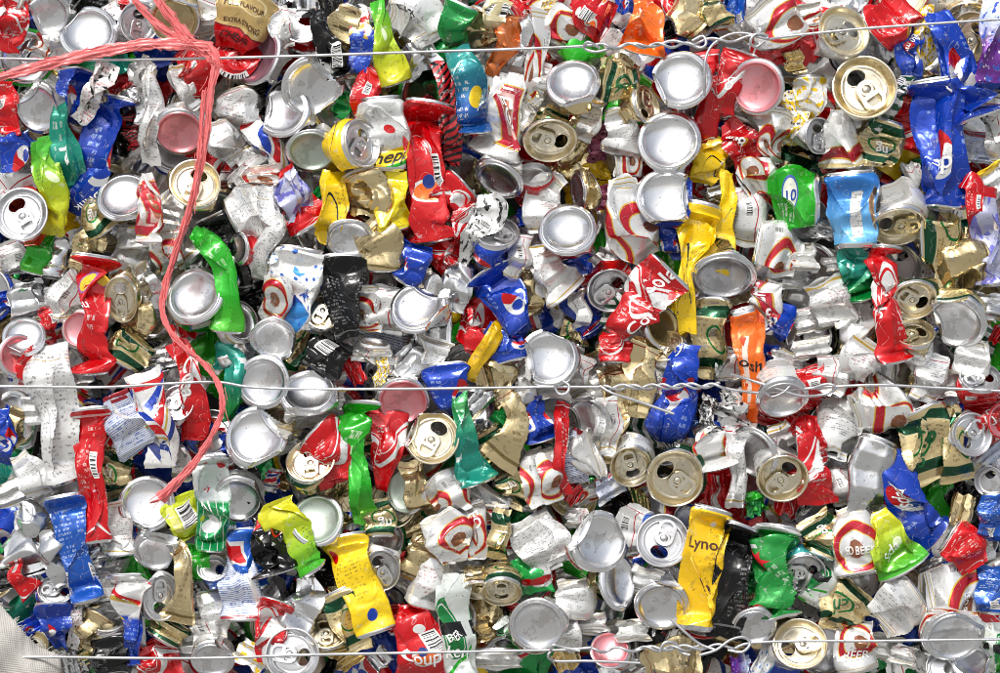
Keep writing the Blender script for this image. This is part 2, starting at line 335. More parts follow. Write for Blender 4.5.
# ---------------------------------------------------------------- the cans, read off the photograph patch by patch
# "@ x0 y0" opens a patch; inside it lengths are 1/3.96 of a photograph pixel.
# E print end x y radius body_direction tilt layer   : a can seen end on
# S print ends layer  x y width  x y width ...       : a can seen from its side, along its spine
# ends: b base, p/u/q stained base, c gold base, l lid, g gold lid, n crushed shut
SPEC = """
@ 0 0
S coke nn 4 10 -40 120 40 90 130 30 220 60 | red can with broad white wave in the top left corner
E white b 190 60 78 90 20 3 k=200 | creased silver base left of the brightest base
E white b 348 128 100 270 20 5 | large bright silver base above the pink ribbon
S white nn 3 245 90 50 215 150 60 240 230 60
S silver nn 3 60 160 80 130 210 90
S white nn 4 205 110 50 150 220 60
S redtext nn 4 430 10 60 470 90 70 480 170 60 | strip of red and black dotted print
E silver l 550 90 82 180 25 4 m=80
E gold c 690 80 88 90 25 4 | gold base behind crossing pink ribbons
S pepsi ln 4 310 285 150 290 400 120 290 490 60 | blue can with pale badge beside a dented base
S pepsi ln 5 440 365 150 400 500 130 360 680 130 320 850 100 t=.5 tx=Drink:.86:9:w:60 | tall twisted blue can with white swoosh
S redtext nn 6 440 240 90 380 350 70 310 490 60 | checked red and white strip across blue cans
E white b 150 430 92 45 30 4 k=130 | hollow dented base under the pink ribbon
S teal nn 5 240 360 30 230 480 60 260 600 110 270 750 100 tx=2:.66:22:w:0 | teal green can fanning downward
S lime nn 6 165 550 90 190 680 100 215 800 90 222 950 80 | lime and yellow twisted strip beside round lid
S pepsi nn 4 -30 620 120 50 600 110 130 540 60
S red nb 4 20 330 60 40 450 60 40 540 95
S white nn 3 60 370 40 70 500 50
S silver nn 2 0 220 70 40 270 70
S blackred nb 3 520 440 100 470 540 110 450 620 100
S redblk nn 4 510 450 50 540 590 50
S silver bn 3 520 365 100 545 460 80 540 540 60
S fineprint nn 6 600 250 30 602 400 70 590 560 60 600 655 60 | long creased white strip beside the pink base
E white p 712 525 88 90 33 5 | pink stained base in a white can
S white nn 3 600 250 70 545 300 80 540 345 60
S red nn 4 720 200 70 775 290 110 790 400 60
S white nn 4 700 250 60 720 330 70 780 430 50
S red nn 3 490 0 40 500 60 40
S white nn 3 770 -10 60 790 100 70
S green nn 2 60 -10 60 100 20 50
@ 200 0
S gred nl 6 110 205 100 160 105 185 200 -10 230 t=.5 tx=FULL_FLAVOUR:.70:5.2:d:0 tx=EXTRA_STRONG:.47:4.6:d:0 tx=CHEERS:.24:7.5:k:0 | gold over red can reading FULL FLAVOUR
S white nn 4 45 -20 110 10 80 130 30 165 60
S red nn 5 60 190 80 150 260 100 230 150 60
E white u 228 228 102 335 45 4 | plum stained base in a tilted silver can
S white nn 5 345 20 60 325 110 80 350 190 50
E red l 405 105 82 270 30 3 m=70
S blackbar nb 6 440 30 60 475 110 60 510 200 90 545 320 130 t=.5 | black can with narrow bar code flaring to a rim
S black nn 4 480 40 100 570 15 90
S gold bn 4 600 30 90 570 110 110 540 190 80
S bluew nn 5 660 20 50 640 150 80 630 300 60
S silver nn 4 690 60 60 690 200 70
S lime nb 6 700 -10 50 725 130 60 750 240 110 780 330 120 | lime green can under white lettered can
S red nn 5 700 270 40 655 350 90 635 500 40
E white b 445 345 108 120 25 6 k=50 | folded silver base left of yellow open can
E white b 325 440 95 315 25 5 k=170 | heart shaped silver base beside the folded one
E white q 440 600 85 90 35 5 | pale green silver base above red rim
S white gn 4 150 375 160 150 450 140 140 520 90
S leo nn 3 140 500 80 150 560 50 155 620 30
S white nn 5 70 480 60 95 560 110 150 640 60
S tri nn 5 195 460 70 230 530 90 300 600 80 350 670 70 | red white and blue strip beside pale green base
S white nn 4 170 570 80 220 640 110 260 680 80
S emerald nn 4 595 360 50 560 420 60 540 480 40
E yellow l 640 565 98 190 50 6 m=60 | yellow can lying open toward the right
S hepp bl 6 735 690 150 730 560 170 715 395 165 t=.5 tx=hepp:.17:13:k:12 | dented silver can with yellow band reading hepp
S yellow nn 3 510 600 60 560 660 80
S white nn 5 740 20 130 860 60 190 920 165 120 tx=辛口:.35:12:k:-80 | white can with black foreign characters at the top edge
S silver nn 3 400 5 80 560 5 60
S black nn 2 320 20 60 350 80 60
@ 400 0
S emerald ln 6 250 20 130 212 100 100 222 185 80 t=.5 | shiny emerald green can at the top edge
S blueyel nb 6 225 190 90 270 300 110 290 430 110 297 535 115 t=.5 | teal blue can with yellow patch under emerald one
S gold bn 4 350 55 130 310 120 140 330 190 110
S cream nn 5 390 -10 90 375 70 80 360 150 50 | cream strip with bar code at the top
S copper nn 5 440 50 110 430 150 90 390 240 60 360 310 50 | copper orange twisted can
S red nn 3 470 0 60 490 60 50
S silver nn 5 475 60 40 510 130 40 470 270 40
S white nb 4 590 210 80 640 130 140 690 60 160
S leo nn 5 560 20 60 550 160 60 530 300 60 515 410 60
S white nn 5 585 260 60 560 340 70 500 410 50
S leopink nb 6 430 295 140 405 450 125 370 625 195 t=.5 tx=LEO:.42:20:w:90 tx=LEO:.86:9:w:0 | white can with large red label flaring to a base
S white nn 5 530 430 80 480 480 90 460 530 60
E gold b 685 325 93 280 30 6 | silver base on gold body beside the cream green can
E chang g 595 555 105 92 42 6 m=340 tx=ng:.3:9:w:0 | gold lid facing down under green banded body
S lgreenp nn 4 780 160 100 700 205 90 640 230 40
S redlabel nn 5 690 -5 60 760 60 130 830 100 160 | red can with bar code panel at the top edge
S white nn 5 785 380 60 750 480 70 720 560 60
S redlabel lb 6 110 400 175 90 550 130 100 750 135 130 955 190 t=.5 | tall red can with orange circle and dark open top
S redblk nn 5 150 240 60 190 380 60 200 500 80 180 650 100 | red and black striped strip beside the tall red can
S silver nn 4 -10 280 100 60 235 100 130 190 110
S silver bn 3 60 180 130 130 160 110
S white nn 3 240 540 50 250 600 60
S pink nn 3 775 560 50 780 640 60
S yelwhite nn 3 590 0 50 600 60 50
@ 600 0
S orange nb 6 170 -10 60 185 90 120 160 215 175 | orange can widening to a silver base at the top
S pepsi nn 3 60 0 80 140 20 60
S gold nb 4 285 20 70 350 60 130 410 120 130
S chang nn 5 440 -5 50 450 60 100 470 115 120
S blue nn 3 490 20 80 580 30 100
S leo nb 5 640 10 150 690 80 180 720 155 200 | white can with red crest above the red base
E coke b 320 315 103 290 18 6 | round silver base left of the red strip
S red nn 5 420 190 90 440 300 60 440 420 80 400 600 90 | long red strip between two silver bases
E white b 275 560 108 280 15 6 | round scuffed silver base below its twin
E silver p 620 345 96 20 25 6 | pink stained base in bright silver can
S coke bn 6 560 205 130 510 330 90 500 460 50 tx=co:.5:12:w:90 | red can with white script beside the pink base
S redlion nn 5 500 480 60 560 560 130 620 660 130 tx=888:.45:9:w:-60 | red can with round lion coloured badge
S yellow nn 5 480 550 90 430 650 115 400 730 90 | yellow can in front of a round base
S leo ln 6 690 440 140 680 540 100 690 660 40 | white cone with bar code below the pink base
S yelwhite nn 4 770 360 90 770 480 80 740 580 70
S chang nn 6 15 315 130 90 330 110 160 320 70 tx=Ok:.5:16:g:0
E gold g 185 415 80 200 55 5 m=270
S gold nn 4 0 260 50 80 250 60 150 290 40
S leo ln 5 55 430 80 90 530 100 80 610 130
S white nn 5 60 640 100 165 640 90
S pink nn 4 0 480 60 10 600 70
S gold nn 4 760 200 60 780 290 60
S black nn 2 270 80 60 300 150 60
@ 800 0
E white g 172 125 108 230 28 6 m=30 | gold lid at the top edge left of red can
E white g 255 345 128 270 14 7 m=125 L=60 | biggest gold lid with its tab at the upper right
S white nn 4 10 20 110 30 110 90
S redlion nb 6 440 10 120 360 80 150 300 120 190 | red can with yellow emblem beside the gold lid
S pepsi nn 5 470 90 70 430 200 90 450 330 70 tx=250_ml:.35:6:w:80 | small twisted blue can next to red emblem can
S yelwhite nn 5 500 20 50 500 160 90 540 240 120 | yellow and white comic print strip between blue cans
S pepsi nb 7 545 30 90 590 170 105 660 330 140 705 480 175 t=.45 | big blue can leaning right at the upper right
S pepsi lb 7 530 305 185 545 450 180 570 620 150 592 830 195 t=.45 tx=pepsi:.6:20:w:180 | large blue can with red white emblem standing upright
E gold g 680 150 103 0 42 4 m=60 | gold lid behind the leaning blue can
S purple nn 7.5 760 340 105 768 170 95 775 -20 90 | purple and lavender speckled can at the right edge
S ydrop ln 5 40 300 120 40 390 110 20 480 60 | white can with yellow splash under the gold lids
S coke nn 4 120 370 60 70 450 90
E white l 75 540 74 180 35 5 m=90
S archa bn 6 185 650 190 160 540 110 150 430 60 | white cone with diagonal dark red band
S chang bn 6 350 480 120 320 570 165 300 660 100 tx=ng:.62:11:w:0 | gold crescent can with green band reading ng
S stripeg nn 6 440 280 40 370 400 60 260 560 50 | green and white striped sliver under the biggest lid
S white nn 4 430 270 50 390 310 60
S red nn 4 420 370 50 410 480 60
S coke nn 4 450 480 90 430 600 110
S bluelines nn 5 720 520 140 700 640 140
S leo nn 5 785 380 50 780 540 70 790 660 60
S white nn 3 620 0 120 700 10 80
@ 0 170
E red l 85 175 106 300 12 7 m=120 | round silver lid near the left edge
S lgreenp nb 5 185 250 60 150 330 90 130 410 95 | bright green can below the round silver lid
S silver nb 5 222 280 80 205 425 110
S white nn 4 20 280 90 40 350 110 50 420 70
S yellow nn 3 265 160 50 280 240 50
S chang nb 5 390 80 60 370 170 80 410 240 135 tx=ng:.6:8:w:0 | green and gold can left of a grey base
E white b 490 105 95 282 30 5 | grey domed base right of the green gold can
S white nb 4 540 200 120 550 310 170
S leopink nb 7 570 0 40 590 100 80 590 200 90 590 300 100 t=.4 tx=LEO:.36:19:r:90 | pink can with red letters over a white rim
E gold g 772 55 100 250 20 6 m=70 | gold lid behind the hanging pink ribbon
S gold nn 5 300 400 50 330 290 70 420 290 50
S red10 lb 7 385 335 165 375 440 115 375 580 85 370 700 110 375 820 145 t=.45 tx=10:.2:12:d:180 tx=nsu:.37:10:w:180 | red can with the yellow number 10
E gold g 478 512 104 90 30 6 m=90 ax=.62 | narrow gold lid right of the number 10 can
S gold nn 5 570 500 60 560 580 90 530 650 90
S silver nn 5 550 370 60 590 470 90 620 590 60
S white nn 5 700 150 100 690 225 90
S white nn 5 650 240 110 660 330 100 690 400 80
E lgreen b 770 495 102 305 25 6 L=60 | round silver base in a bright green can
S white nb 5 330 440 100 260 510 120 240 600 90
E white p 312 630 66 0 20 5
S silver nn 5 100 430 90 105 520 110 120 590 110 tx=~:.4:12:g:0
E white b 95 660 75 270 25 5
S pepsi nn 3 10 480 60 20 560 50
S red nn 5 160 540 30 190 590 50 180 660 60
S silver nn 4 195 460 50 200 560 50
S coke nn 4 690 655 60 760 620 60
S black nn 2 350 420 60 300 470 60
@ 200 170
S fineprint bn 6 135 205 175 200 170 190 290 120 140 | white can with printed text box and gold rim
S fineprint nn 7 270 60 50 262 170 60 300 225 70 245 330 60 228 430 55 | twisted white strip running down past text box can
S black ln 5 45 185 130 90 300 110 140 430 110 150 500 60 | black can with a silver rim and red tab
E red b 150 310 56 0 50 6 | small red disc edge on the black can
S white bn 5 190 290 110 210 370 100 230 440 60
S lgreenp nb 7.3 -20 225 60 40 305 85 95 390 80 115 500 75 105 640 130 t=.45 | bright green strip curling past the green base
S lgreenp nn 3 30 640 60 90 640 60
S tri nn 5 90 350 60 110 430 60 130 500 50
S lav nn 6 310 0 90 360 90 120 415 185 95 | lavender silver can leaning on a red rim
S red nb 5 375 110 110 410 170 150 445 225 175 | red can with curved rim under the lavender can
S emerald nn 4 460 70 60 500 110 60
S yellow nn 6 530 0 80 530 120 90 520 220 90 490 290 90 | yellow can with black marks beside the lavender can
S gold ln 6 650 25 200 680 130 160 650 200 110 | champagne gold can with open rim on top
S gold nb 6 650 210 110 710 290 160 722 385 175 | champagne gold can ending in a dark green base
E silver b 590 275 86 90 25 5 ay=.85 | matt grey base beside the champagne can
S limeyel bn 6 770 250 125 755 120 110 775 -10 80 | yellow lime can left of the tall red can
S wdots ln 7 405 305 185 380 420 180 370 560 130 380 660 90 t=.45 tx=ATK:.62:10:b:200 | white can with blue dots and sky blue corner
S leo nn 7 270 380 60 310 480 100 280 600 90 | white can with red gold bands beside blue dots
E white g 490 550 92 270 30 5 m=60 ax=.85 | pale gold lid left of the black cup
S black ln 7 560 355 190 560 450 150 570 550 110 580 680 80 t=.5 | black cup shaped can with silver rim
S leo nn 5 650 460 90 650 560 100 660 650 100
S white nn 5 740 460 100 730 570 120 720 650 130
E white b 160 600 75 200 40 4
S black nn 4 190 480 80 220 560 80
S white nn 6 140 0 80 180 40 60
S white nn 6 240 -10 120 240 70 110
S white nn 4 250 620 90 300 670 90
@ 400 170
S coke ln 6 250 70 180 200 130 150 170 190 90 | red cup with white curl beside the tall red can
S coke nn 5 220 280 60 180 350 130 150 395 120
S coke nn 6 250 110 60 250 220 60 230 335 50
S foil nn 7 350 80 70 355 170 120 290 260 70 240 375 40 | torn foil strip with bar code
E pepsi l 385 250 86 270 48 6 m=150 L=55 | dark silver lid in a blue can
S pepsi bn 7 350 395 185 405 480 150 460 590 100 505 655 60 | blue cone can with diagonal silver rim
E red l 530 20 75 270 50 4 m=0
E white b 390 40 88 60 55 5
S white nn 6 640 20 60 560 110 130 555 250 90 | folded white can left of the rusty base
S pepsi nn 4 485 150 40 490 230 40
S gold bb 6 700 80 150 770 75 150 t=.9 | gold can lying edge on near the top middle
E coke b 665 232 98 280 26 7 L=55 | rust spotted base on a red and white can
S white nb 7 560 320 70 600 400 110 665 495 165 | crumpled white can with flat grey base end
S white nn 6 540 290 60 560 390 70 570 500 50
S gold nn 5 510 390 50 512 470 90 530 580 60
S white nn 6 485 260 60 470 340 80 440 430 50
S pepsi nb 6 65 290 110 40 370 120 10 440 115
S silver nn 6 275 360 60 230 440 110 200 560 100 | bent silver wall left of the blue cone can
E silver b 70 540 98 300 30 6 k=60
S silver nn 5 60 640 120 200 640 120
S white nn 5 100 400 50 130 470 60 140 550 50
S coke ln 6 335 560 180 320 640 150 300 740 90 z=-14:10 t=.8 | red can with dark lid crossed by yellow strip
S yellow2 nn 7 435 590 60 350 690 60 270 830 45 | narrow yellow strip crossing a red can
S pepsi nb 6 420 610 90 405 690 150 425 750 165
S leo nn 5 690 480 60 720 560 50 720 640 50
S pepsi nn 5 740 600 80 780 650 90
S emerald nn 5 280 480 40 300 530 30
S black nn 2 120 320 80 190 420 80
@ 600 170
E pepsi b 265 108 103 290 14 7 k=0 | flat silver base with dented edge over a blue can
S pepsi nn 5 280 200 120 290 280 80 310 360 50
S leo nn 7 90 20 90 100 140 130 135 260 190 195 350 100 t=.4 | big white can with red gold crest left of flat base
S yellow ln 7 412 122 150 380 250 130 335 385 40 345 520 70 345 665 60 t=.45 | yellow can pinched like an hourglass
S yellow nb 6 505 0 50 500 180 60 475 290 110 430 370 180 t=.45 | yellow can flaring onto a half moon base
E chang b 490 425 112 90 48 6 | half moon silver base under the yellow cans
S silver nn 5 450 40 60 470 110 70
S leo nn 6 705 0 60 625 20 130 560 60 90
S white nn 5 560 60 80 590 170 110 570 300 110
S lgreen nb 7 660 120 150 745 110 225 870 120 185 t=.5 tx=10:.5:9:b:90 | bright green crumpled can with number 10
S leo bn 6 615 305 190 690 320 210 785 360 120 t=.5 | dented white can with gold rim below green one
S archav nn 6 632 655 90 655 540 115 672 435 90 tx=ARCHA:.62:13:w:90 | white can with red band reading ARCHA
S orange ln 7 560 550 100 585 640 120 600 740 95 600 840 80 605 1000 50 t=.45 tx=osh:.47:13:k:170 | orange can with black letters hanging above the wire
S chang ln 6 440 515 150 430 610 120 430 720 110 420 830 60 | cream can with green swirl left of the orange can
S pepsi nn 5 740 530 60 720 600 80 680 660 60
S coke bn 8.6 275 400 185 190 490 165 100 600 100 60 670 70 t=.42 tx=Coca-Cola:.42:15:w:-90 | red cola can lying diagonally with white script
E coke l 40 475 92 100 25 6 m=40 L=55 | silver lid below red and white striped body
S stripeg nn 6 150 420 40 80 520 60 20 620 50
E chang c 250 620 78 200 40 5 | gold base beside green banded body
S white nn 5 770 380 60 760 470 80
S pink nn 4 20 60 60 20 160 60
S silver nn 3 370 480 60 420 500 80
@ 800 170
S sky lb 7 200 14 190 210 150 165 222 310 145 t=.5 | sky blue can with white nutrition panel
S green nb 7 190 290 80 230 400 130 262 520 160 | green can with white text below sky blue can
E white g 390 222 108 95 50 6 m=180 L=50 | half closed gold lid under white body
S red nn 6 640 30 60 690 70 60 690 180 50 695 270 40
S lav nb 6 725 50 90 730 200 100 745 340 110 765 465 110 | lavender can with red base at the right edge
S green nn 4 640 200 90 655 255 80
S chang bn 6 490 265 200 570 270 180 650 290 120 | gold can with broad green band under upright blue can
S gold nb 6 540 425 120 640 385 190 725 370 180 | large champagne gold crushed can at the right
S coke lb 7 330 290 110 325 400 90 345 530 90 360 660 100 372 775 135 t=.45 tx=Cola:.5:16:w:90 | narrow red cola can beside bronze lids
E chang g 452 515 89 92 35 6 m=330 | bronze lid under a green band
E gold g 450 645 85 270 50 5 m=30
E chang b 615 605 104 60 38 6 k=200 | dented pale base below the champagne can
S leo nn 6 90 430 130 130 530 130 150 620 120
S leo nb 6 190 560 110 245 635 165
S leo nn 5 140 340 100 150 405 60
S silver nn 4 100 190 100 80 270 90
S leo nn 6 20 290 60 15 400 90
S leo nn 5 40 540 120 60 640 120
S bubble nn 5 740 -10 90 795 90 60
S silver nb 5 760 490 90 755 580 110
S leo nn 5 480 0 60 420 30 90
S white nn 3 660 490 80 700 560 80
S red nn 3 760 640 60 800 660 60
@ 0 340
E white p 75 60 72 180 30 5
S red nn 6 175 0 50 120 90 80 90 185 50
S gold nn 4 10 40 60 20 130 70
S fineprint nb 7 200 15 120 200 150 170 230 300 130 250 480 120 260 565 145 t=.4 | long white can covered in small print
S fineprint nn 6 150 220 110 160 330 90
S chang nb 5 560 -10 120 510 50 140 475 100 130
S silver nn 5 640 40 130 660 120 140
S coke nn 6 690 5 80 750 120 70 770 250 95 772 400 95 t=.45 tx=Coca:.4:18:w:90 | red cola can under the pink ribbon
E bluew l 705 250 78 270 30 5 m=0 ax=.8
S bluelines nn 7 450 215 90 500 330 150 565 440 150 t=.4 | white can with slanting blue rows of text
S tri nn 7 560 125 130 600 250 110 640 370 100 642 505 110 t=.45 tx=CHA:.42:12:w:200 | white can with blue and red diagonal stripes
S red lb 7 355 258 140 360 390 115 350 540 90 375 680 100 385 800 110 t=.45 | long red can below the wire at left
S chang nn 5 475 430 90 440 530 130 470 625 100 tx=ng:.5:12:w:0
S pepsi nn 5 0 260 50 15 380 70 10 500 60
S gold nn 4 80 270 60 50 350 60 80 420 50
S black nn 5 130 440 120 205 460 90
S white nn 6 70 450 60 130 540 100 155 615 80
S leo nn 5 30 560 100 75 650 130
S blue lb 7 250 605 150 275 750 110 310 880 95 352 1045 115 t=.45 | tall blue can covered in white text
E white b 582 648 97 270 15 5 | pale round base under the ribbon tip
S white nn 4 690 380 60 710 470 60 730 560 60
S limebar nn 7 710 608 150 730 700 130 762 785 90 | yellow lime can with bar code below ribbon tip
S bluew nn 3 700 330 60 710 420 60
S white nn 4 320 100 60 330 180 60
S black nn 3 370 200 60 420 180 50
@ 200 340
S green nn 6 60 60 100 140 90 80 130 200 60 110 325 40 | dark green twisted can crossing under the wire
E white b 290 0 80 90 20 5
E white b 248 165 92 0 12 6 | flat round base just above the folded oval base
E white b 430 205 100 270 38 6 L=50 | tilted silver base crossed by the middle wire
E white b 222 380 106 300 18 7 k=40 | folded oval silver base below the wire
S blackbar nn 7 460 135 130 500 70 140 550 -10 120 t=.4 | black can with wide bar code
S red nn 5 640 110 90 585 135 90
S white bn 6 690 10 120 680 90 140
S yelwhite nn 6 730 60 40 710 190 40
E white p 805 245 92 90 30 5 | pinkish base crossed by the wire near the centre
S white nn 4 770 60 60 770 140 60
E gold g 320 300 62 270 50 4 m=0
S leo nn 4 330 360 110 340 450 90
S lgreenp ln 7 640 240 150 620 340 110 610 450 60 640 600 80 660 725 90 t=.45 z=-8:0 | bright green twisted can with a dark open rim
S coke nn 6 745 285 150 740 430 110 712 605 40 | red can narrowing downward right of green twist
S coke bn 7 450 350 180 510 430 160 565 565 150 t=.45 | crumpled red can left of the green twist
E chang g 438 480 97 285 35 6 m=90 | bronze lid with green band beside crumpled red can
S sprite lb 7 45 448 120 50 570 120 50 700 110 40 845 105 t=.45 tx=ready:.30:8:r:180 tx=AI:.5:13:w:180 | silver green can with oval logo
E white b 150 634 86 90 25 5
S pepsi nn 4 110 370 50 130 450 60
S blackred nn 5 150 490 60 190 540 70 225 650 50
S tri nn 5 300 510 40 270 595 60
S white nn 5 180 20 50 120 70 40 60 110 40
S white nn 5 540 190 60 530 265 60
S red nn 3 130 500 40 140 560 40
S gold nn 3 340 520 50 320 580 50
@ 400 340
E white b 587 70 105 270 14 7 k=190 L=60 | large round base beside the small wire loop
S silver nn 5 0 40 100 60 100 140 90 170 90
S leo nn 6 150 -10 120 130 60 70 110 125 30
S pepsi ln 7 180 115 180 190 200 130 222 295 50 | blue can squashed to a point above the gold heart lid
S green bn 7 315 575 150 265 440 85 250 310 60 240 200 50 t=.45 | emerald green can fanning to the lower right
E white g 130 387 105 280 12 7 k=160 m=60 | heart shaped gold lid
S gold nn 6 300 150 80 390 140 110 445 175 80
S silver nn 6 280 220 80 335 275 110
S gold nn 7 400 180 60 455 270 70 450 380 90 380 485 150 t=.45 | champagne gold can bent like a hook
S chang nn 6 330 350 80 370 430 150 400 495 110
S pepsi nb 7 545 215 30 545 300 70 560 390 150 | small blue fan shaped can below the wire
S white nn 5 460 90 60 500 190 70 512 285 60
E white l 612 270 76 90 50 4 m=0
S red nn 7 650 240 50 640 350 50 630 470 40 652 610 50 | thin red strip below the small wire loop
S white nn 5 720 60 90 690 140 90 725 215 60
E white b 742 310 82 45 35 5 k=200
S white bn 6 705 490 130 735 465 150 790 445 160
S bluelines nn 6 720 360 60 680 470 70 700 565 90
S leo nn 7 550 425 90 555 530 140 585 645 120 t=.4 | white can with red gold crest between red strip and gold
S leo bn 7 160 545 160 200 620 130 235 685 90
S leo nn 6 375 590 130 320 665 140
S chang nn 6 430 510 120 465 590 90 440 665 80 tx=ng:.5:10:w:0
S gold nn 6 50 480 80 60 580 70 80 675 80
E white q 20 600 80 0 30 4
S red nn 5 10 400 60 20 455 50
S leo nn 5 720 565 80 755 645 100
S red nn 5 660 590 60 705 625 70
S leo nn 5 500 610 60 500 675 80
S emerald nn 5 380 330 60 420 280 40
S black nn 2 480 470 80 480 560 80
@ 600 340
S coke nb 6 50 -35 70 60 20 100 60 90 112
S gold nn 7 185 0 110 160 80 110 172 180 90 150 305 80 t=.45 | crumpled champagne gold can across the twisted wire
E white g 262 25 72 300 40 5 m=120
S gold nn 5 60 100 120 72 180 100 70 280 90 40 400 60 20 500 40
S pepsi nn 7 350 0 70 330 100 105 310 220 130 270 335 150 250 425 50 t=.45 tx=PEPSI:.66:9:w:175 | long blue can with yellow oval print under the wire tail
S white nn 5 520 30 100 510 110 120 500 170 70
S foil nn 6 520 180 60 530 250 90 510 315 130
E white b 722 238 90 95 45 7 L=50 | bright bottle shaped silver can end under wire loops
S pepsi nn 5 680 20 60 660 90 60
S white nn 5 755 40 110 730 120 90
S leoblk bn 7 460 520 145 430 400 110 420 320 50 450 215 70 t=.5 | black and white can with red crest
S blue nn 5 350 280 60 340 385 50
E white g 122 500 97 90 33 6 m=285 ax=.85 | gold lid with a large dark opening
E chang g 297 548 113 100 12 7 m=140 tx=ng:.3:9:w:0 | round bronze gold lid in green banded can
E red b 605 450 96 30 45 6 | silver base facing left in a red can
S white nn 5 700 330 70 730 420 130
E white g 722 545 102 90 25 7 m=50 L=50 | gold lid beside the diagonal red cola strip
S white nn 6 540 315 120 540 420 60 545 540 50 540 665 60
S coke nn 4 420 610 120 525 600 110
S lgreenp nn 5 600 610 50 630 685 60
S white nn 6 20 225 80 30 340 90 20 455 60
S bluelines nn 5 10 540 60 55 625 100
S chang nn 5 130 650 110 195 640 60
S red nn 6 755 330 50 805 355 60
S black nn 2 380 230 60 370 300 60
@ 800 340
S red nn 6 30 105 100 40 180 100 30 250 80
S leo nn 6 40 -5 120 50 75 110
S leo nn 6 120 55 80 130 140 120 110 215 80
S leo nn 7 290 5 130 230 90 120 220 165 60
S leo nb 7 210 290 120 300 260 190 385 215 235 t=.5 | wide white can with bar code and recycling print
S leo nn 6 275 130 80 385 140 80
S white nn 6 470 -15 100 465 60 90 460 135 40
S white nn 6 535 55 80 520 150 110 480 245 80
S gold nn 5 480 120 60 470 225 90
S white nb 6 700 -5 70 682 70 110 670 130 130
E red l 715 150 82 270 48 6 m=20 | smoky silver lid over a red can at the right
S red nn 6 730 220 150 742 320 110 785 405 80 tx=Cola:.4:10:w:-90
E white l 680 375 86 200 20 6 m=230 | silver lid with tab right of the long gold can
S chang bn 7 465 265 200 500 400 170 545 560 190 t=.45 tx=chg:.6:22:g:-110 | long gold can with green rim and green script
S chang nn 7 600 260 60 612 420 70 625 560 110
S white nn 5 590 120 90 590 225 90
S white ln 6 185 290 200 135 385 170 120 460 110 z=-12:6 t=.8 | white cup shaped can with open grey rim
S coke nn 7 30 285 70 40 420 100 60 560 125 65 665 135 t=.45 tx=Cola:.62:16:w:75 | red cola strip beside the white cup can
S silver ln 7 312 400 150 280 490 150 260 600 130 250 690 110 | bare silver crumpled can with bent rim
S pepsi nb 7 400 438 60 395 550 130 420 660 140 475 740 150 540 790 170 t=.5 tx=pepsi:.5:13:w:60 | blue can curving toward red can at lower right
S leo nn 6 170 500 90 180 570 100 190 645 90
S limeyel nn 5 250 600 70 265 665 90
E silver l 750 560 62 0 30 4 m=90
S bluelines nn 5 735 430 100 775 475 80
S blue ln 7 770 608 95 772 700 115 762 800 95 | blue can with white text at the right edge
E red p 800 320 62 180 30 5
S silver nn 3 110 500 80 110 580 60
S black nn 2 340 330 90 360 400 80
@ 0 503
S silver nn 6 55 75 60 120 60 130 165 15 100 | folded silver can left of the tall blue can
S silver nn 6 40 130 90 90 180 140 130 285 120
S silver nn 7 180 110 50 210 190 110 255 335 70 | bare silver strip beside the tall blue can
S silver nb 5 385 150 90 395 235 80
S white nb 7 440 0 100 460 90 110 482 195 135 | white can with recycling mark and gold rim
E silver b 615 195 77 90 30 6 k=70 | crumpled foil like base above a small silver lid
S gold nn 7 680 160 60 725 230 60 725 350 60 700 475 130 t=.45 | champagne gold can bent around a silver lid
E white l 635 375 93 180 22 6 m=270 ax=.78 | upright oval silver lid with tab at lower left
S bluew ln 7 510 272 145 510 370 115 520 480 65 530 645 50 t=.45 | blue topped can tapering to white at lower left
S white nb 5 430 270 60 435 395 105
S pepsi ln 7 212 400 145 215 470 110 240 575 40 | small blue cone near the woven sack
E pepsi l 225 345 75 270 45 5 m=0
S red nn 6 60 190 30 70 300 50 135 360 90
S pepsi nn 5 130 440 110 165 505 100
S redtext nn 6 290 350 40 300 450 50 290 585 40
S gold bn 6 400 440 130 360 510 110 330 585 80
S chang nn 5 340 560 90 380 620 70
S black ln 6 440 535 165 440 620 135 450 695 110 t=.6 | black can with white print at the bottom edge
E white l 430 460 75 270 50 4 m=0
S coke nn 6 575 555 80 620 630 150 645 705 170 | red cola can at the bottom left
S white nn 6 548 340 20 545 480 50 530 655 60
S chang nb 6 690 460 130 640 545 130
S white nn 5 740 500 70 745 605 90
S lgreenp nn 6 770 160 70 780 240 90 780 305 70
S foil nn 6 750 340 60 775 415 60
S black nn 4 10 260 60 20 345 60
S silver nn 5 250 640 80 340 620 70
S black nn 2 260 480 80 250 560 80
@ 200 503
S leo nn 6 10 425 70 20 500 90 30 565 70
S lime bn 7 455 275 115 360 130 150 290 -5 130 t=.4 | yellow lime flattened can leaning right
E white q 460 65 93 300 25 6 | pale green silver base beside the flattened lime can
S yellowtext lb 7 570 125 185 590 220 130 640 340 135 702 510 150 t=.45 | yellow can with small text columns
E white l 720 265 90 90 20 6 m=120 ax=.8 | smoky grey lid right of the yellow text can
S chang nb 6 690 -5 80 710 60 100 712 130 105 tx=ng:.7:9:w:0
S blackred nb 7 240 40 60 270 150 110 312 275 170 t=.5 | black can with red and white stripes
S bluered lb 6 180 108 140 190 200 125 225 355 90 | blue can with red label behind small print can
S bluelines bn 7 165 465 150 160 310 140 140 180 60 t=.4 | white pocket shaped can covered in fine print
E blue l 50 260 62 270 40 5 m=0
S white nn 6 40 350 90 60 440 100 60 535 80
E white b 50 622 76 90 35 5
S coke ln 7 312 380 130 282 480 110 270 625 80 | red cola can above the bottom silver lid
